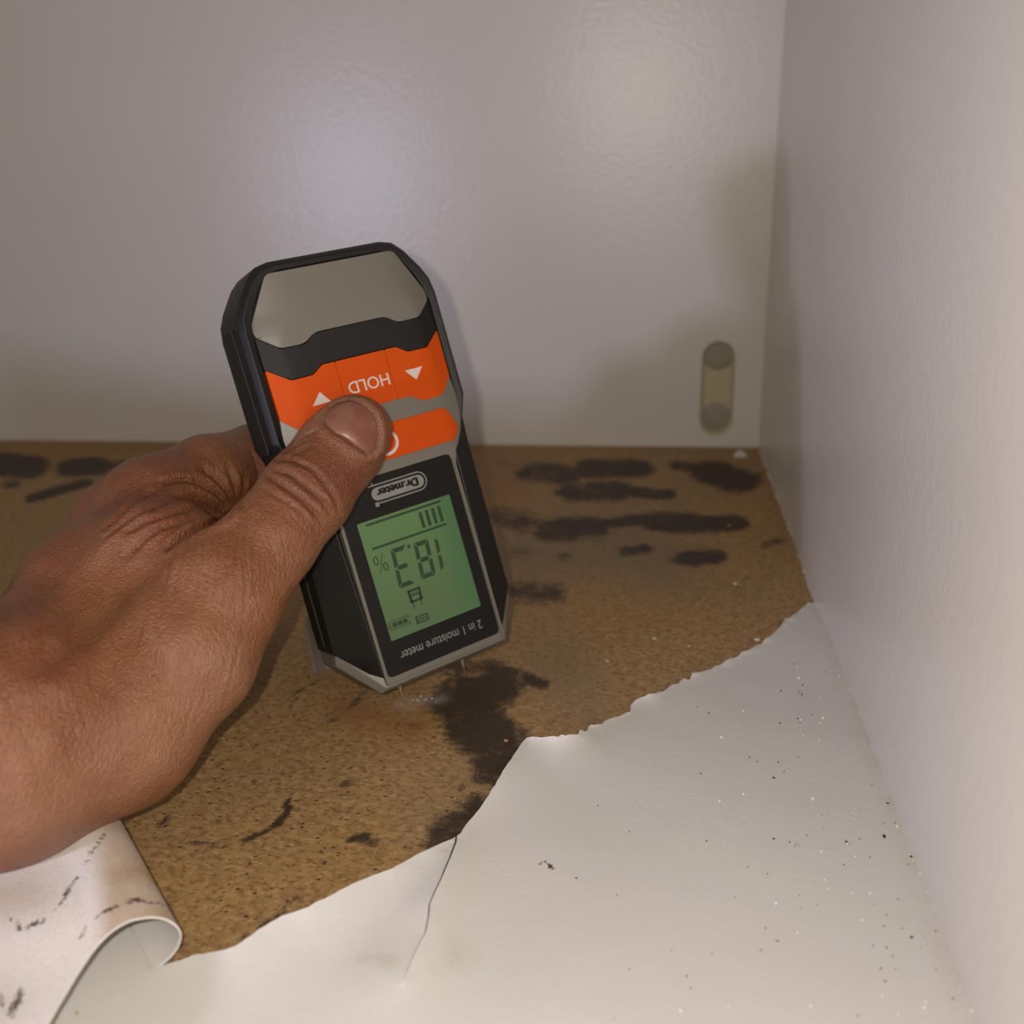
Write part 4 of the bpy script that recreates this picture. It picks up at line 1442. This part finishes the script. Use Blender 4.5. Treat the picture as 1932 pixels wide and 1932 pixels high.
# ------------------------------------------------------------------ scrap of foil standing behind the meter
b0_ = flo(583, 1286)
V = []; F = []
nu, nv = 12, 14
A_ = flo(588, 1289); B_ = flo(640, 1278)
for i in range(nu):
    u_ = i/(nu-1)
    for j in range(nv):
        w_ = j/(nv-1)
        base = A_+(B_-A_)*(u_*1.0)
        hgt = 0.0205*w_*(1-0.12*u_)
        inx = 0.0045*math.sin(u_*3.3+0.4)+0.0030*math.sin(w_*math.pi*0.9)
        side = -0.0018*w_-0.0010*math.sin(w_*3.0)
        V.append((base[0]+side, base[1]+0.002+inx, 0.0006+hgt))
for i in range(nu-1):
    for j in range(nv-1): F.append((i*nv+j, (i+1)*nv+j, (i+1)*nv+j+1, i*nv+j+1))
sc_ = mesh_obj('foil_scrap', V, F, M_DINGY, smooth=True)
so = sc_.modifiers.new('t', 'SOLIDIFY'); so.thickness = 0.0005
sub = sc_.modifiers.new('s', 'SUBSURF'); sub.levels = 1; sub.render_levels = 2
tag(sc_, 'curled dingy white foil scrap standing on the bare board behind the meter foot', 'foil scrap')

# ------------------------------------------------------------------ crumbs
def chip_mesh(name, mat, seed, flat=0.35, n=7):
    r = random.Random(seed)
    bm = bmesh.new()
    bmesh.ops.create_icosphere(bm, subdivisions=1, radius=1)
    for v_ in bm.verts:
        v_.co *= r.uniform(0.75, 1.2)
        v_.co.z = v_.co.z*flat+flat*0.8
    me = bpy.data.meshes.new(name)
    bm.to_mesh(me); bm.free()
    me.materials.append(mat)
    return me


cw = [chip_mesh('flake', M_CHIPW, i, 0.3) for i in range(3)]
cdk = [chip_mesh('crumb', M_CHIPD, 10+i, 0.35) for i in range(3)]
cbr = [chip_mesh('wood_crumb', M_CHIPB, 20+i, 0.3) for i in range(3)]


def crumb(me, name, px, py, wpx, hpx, rot, label, cat, group=None, zb=0.0006):
    p = flo(px, py, zb)
    dist = (RC @ (p-CPOS))[2]
    s_ = wpx/2/FPX*dist
    o = bpy.data.objects.new(name, me)
    COL.objects.link(o)
    o.location = p
    o.scale = (s_, s_*hpx/wpx*1.4, s_*0.8)
    o.rotation_euler = (0, 0, rot)
    tag(o, label, cat, group)
    return o


# flakes on bare board
tri = mesh_obj('foil_flake', [(-0.0036, -0.0030, 0.0002), (0.0034, -0.0034, 0.0002), (0.0026, 0.0015, 0.0006), (0.0002, 0.0062, 0.0009), (-0.0018, 0.0020, 0.0008),
                              (-0.0036, -0.0030, 0.0010), (0.0034, -0.0034, 0.0010), (0.0026, 0.0015, 0.0016), (0.0002, 0.0062, 0.0020), (-0.0018, 0.0020, 0.0018)],
               [(4, 3, 2, 1, 0), (5, 6, 7, 8, 9), (0, 1, 6, 5), (1, 2, 7, 6), (2, 3, 8, 7), (3, 4, 9, 8), (4, 0, 5, 9)], M_CHIPW)
fix_normals(tri)
tri.location = flo(1396, 860)
tag(tri, 'pointed white foil flake lying in the back right corner of the bare board', 'foil flake')
GB = 'white flakes on the bare board'
for (x, y, w_, h_, lab) in [(1387, 1102, 9, 7, 'white flake on the bare board level with the round mould spot'), (1235, 1205, 7, 7, 'small white flake in the middle of the bare board right of the meter'),
                            (1428, 1208, 13, 8, 'widest white flake, just above the torn foil edge near the side panel'), (1146, 1248, 5, 6, 'tiny white flake nearest the torn edge right of the pins'),
                            (1300, 1219, 5, 5, 'tiny white flake on bare board left of the widest flake'), (1376, 992, 5, 4, 'tiny white flake at the right end of the long mould stripe')]:
    crumb(cw[x % 3], 'foil_flake', x, y, w_, h_, x*0.7, lab, 'foil flake', GB, 0.0)
GD = 'dust crumbs beside the meter pins'
for (x, y), lab in zip([(779, 1321), (788, 1321), (794, 1314), (803, 1320), (815, 1318)], ['pale dust crumb closest to the left pin of the meter', 'second pale dust crumb from the left pin of the meter', 'highest of the pale dust crumbs between the pins', 'fourth pale dust crumb from the left pin of the meter', 'last pale dust crumb, farthest from the left pin, nearest the mould']):
    crumb(cw[x % 3], 'dust_crumb', x, y, 5, 4, x*0.3, lab, 'crumb', GD, 0.0)
GW = 'pale wood crumbs on the bare board'
for (x, y), lab in zip([(823, 1324), (955, 1398), (896, 1492), (875, 1514), (858, 1507), (1022, 1326), (1043, 1350)],
                       ['pale wood crumb on the left rim of the mould patch by the pins', 'largest pale wood crumb, on the mould patch below the pins', 'pale upright wood crumb below the mould patch, nearest the torn foil',
                        'lowest tiny pale crumb between the two mould patches near the torn foil', 'tiny pale crumb left of the lowest one between the two mould patches', 'tiny pale crumb right of the pins, upper of two', 'tiny pale crumb right of the pins, lower of two']):
    crumb(cbr[x % 3], 'wood_crumb', x, y, 5 if x != 955 else 9, 4 if x != 955 else 8, x*0.3, lab, 'crumb', GW, 0.0)
# crumbs on the white foil
crumb(cbr[0], 'wood_crumb', 503, 1804, 8, 13, 0.4, 'orange wood crumb on the white foil below the torn edge', 'crumb')
crumb(cbr[1], 'wood_crumb', 146, 1912, 11, 8, 0.1, 'pale wood crumb on white foil under the curled flap', 'crumb')
GK = 'dark crumbs on the white foil'
for (x, y, w_, h_, lab) in [(1322, 1460, 6, 9, 'black crumb on white foil below the torn edge, highest of the dark crumbs'), (870, 1817, 5, 6, 'black crumb on white foil right of the crack'),
                            (1467, 1776, 6, 9, 'dark crumb on white foil, lower right, left of a smaller one'), (1720, 1769, 7, 6, 'dark crumb on white foil beside the side panel foot'),
                            (1668, 1579, 14, 5, 'longest dark crumb, on white foil near the side panel'), (1675, 1516, 7, 5, 'dark crumb on foil touching the side panel, upper one'),
                            (1719, 1617, 8, 5, 'dark crumb on foil touching the side panel, lower one'), (1597, 1589, 8, 4, 'flat dark crumb on foil left of the longest one'),
                            (1460, 1583, 6, 4, 'flat dark crumb on foil in line with and far left of the longest one'), (1460, 1468, 6, 5, 'small dark crumb on foil right of the highest dark crumb'),
                            (478, 1825, 6, 4, 'small dark crumb on white foil beside the orange wood crumb'), (1591, 1632, 5, 5, 'small dark crumb on foil below the flat dark crumb')]:
    crumb(cdk[x % 3], 'dark_crumb', x, y, w_, h_, x*0.5, lab, 'crumb', GK)
# dark smear of grit
V = []; F = []
for i in range(34):
    t = rng.random()
    x = 1017+t*26+rng.normal()*1.5; y = 1631-6*math.sin(t*4)+t*6+rng.normal()*1.8
    p = flo(x, y, 0.00075)
    s_ = 0.00025+rng.random()*0.00040
    b = len(V)
    for k_ in range(5):
        a_ = k_*1.257+rng.random()*.5
        V.append((p[0]+s_*1.4*math.cos(a_), p[1]+s_*math.sin(a_), 0.00075))
    V.append((p[0], p[1], 0.00075+s_*0.8))
    for k_ in range(5): F.append((b+k_, b+(k_+1) % 5, b+5))
gr = mesh_obj('grit_smear', V, F, M_CHIPD)
tag(gr, 'dark smear of grit in the middle of the white foil right of the crack', 'grit', kind='stuff')
# fine dust specks all over the foil, thicker towards the side panel
def specks(name, N, mat, sizes, label, wallbias):
    V = []; F = []
    k_ = 0
    while k_ < N:
        if rng.random() < wallbias:
            x = rng.normal(1560, 90); y = rng.uniform(1250, 1930)
            x += (y-1500)*0.32
        else:
            x = rng.uniform(420, 1800); y = rng.uniform(1300, 1930)
        p = flo(x, y, 0.0007)
        if p[0] > WX-0.001: continue
        if not inside(np.array([p[0]]), np.array([p[1]]), outl)[0]: continue
        dn = seg_dist(np.array([p[0]]), np.array([p[1]]), edge_w)[0]
        zt = 0.0006+0.0003+0.0004*math.exp(-dn/0.03)
        s_ = rng.uniform(*sizes)
        b = len(V)
        for q_ in range(5):
            a_ = q_*1.257+rng.random()*.5
            V.append((p[0]+s_*1.6*math.cos(a_), p[1]+s_*math.sin(a_), zt-0.0004))
        V.append((p[0], p[1], zt+s_*0.8))
        for q_ in range(5): F.append((b+q_, b+(q_+1) % 5, b+5))
        k_ += 1
    o = mesh_obj(name, V, F, mat)
    tag(o, label, 'dust', kind='stuff')


specks('dark_dust', 90, M_CHIPD, (0.00010, 0.00024), 'fine dark dust specks scattered over the white foil', 0.55)
specks('white_dust', 34, M_CHIPW, (0.00016, 0.00036), 'fine white dust specks on the white foil near the side panel', 0.75)
# crumbly bead of dirt along the foot of the side panel
V = []; F = []
for i in range(260):
    y = rng.uniform(0.14, WY-0.004)
    s_ = abs(rng.normal(0.00018, 0.00014))+0.0001
    p = (WX-rng.random()**2*0.0012, y)
    b = len(V)
    for q_ in range(5):
        a_ = q_*1.257+rng.random()*.5
        V.append((p[0]+s_*math.cos(a_), p[1]+s_*1.6*math.sin(a_), 0.0004))
    V.append((p[0], p[1], 0.0005+s_*1.0))
    for q_ in range(5): F.append((b+q_, b+(q_+1) % 5, b+5))
o = mesh_obj('joint_debris', V, F, M_CHIPW)
tag(o, 'crumbly pale debris along the joint between shelf and side panel', 'debris', kind='stuff')
# a loose fine hair on the foil
pts_ = bez([(1099, 1484), (1095, 1495), (1099, 1508), (1098, 1524)], 6)
V = []; F = []
for i, (x, y) in enumerate(pts_):
    p = flo(x, y, 0.0009)
    for t in range(3): V.append((p[0]+0.00005*math.cos(t*2.1), p[1], p[2]+0.00005*math.sin(t*2.1)))
for i in range(len(pts_)-1):
    for t in range(3): F.append((i*3+t, i*3+(t+1) % 3, (i+1)*3+(t+1) % 3, (i+1)*3+t))
o = mesh_obj('loose_hair', V, F, M_HAIR)
tag(o, 'single fine loose hair lying on the white foil below the torn corner', 'hair')
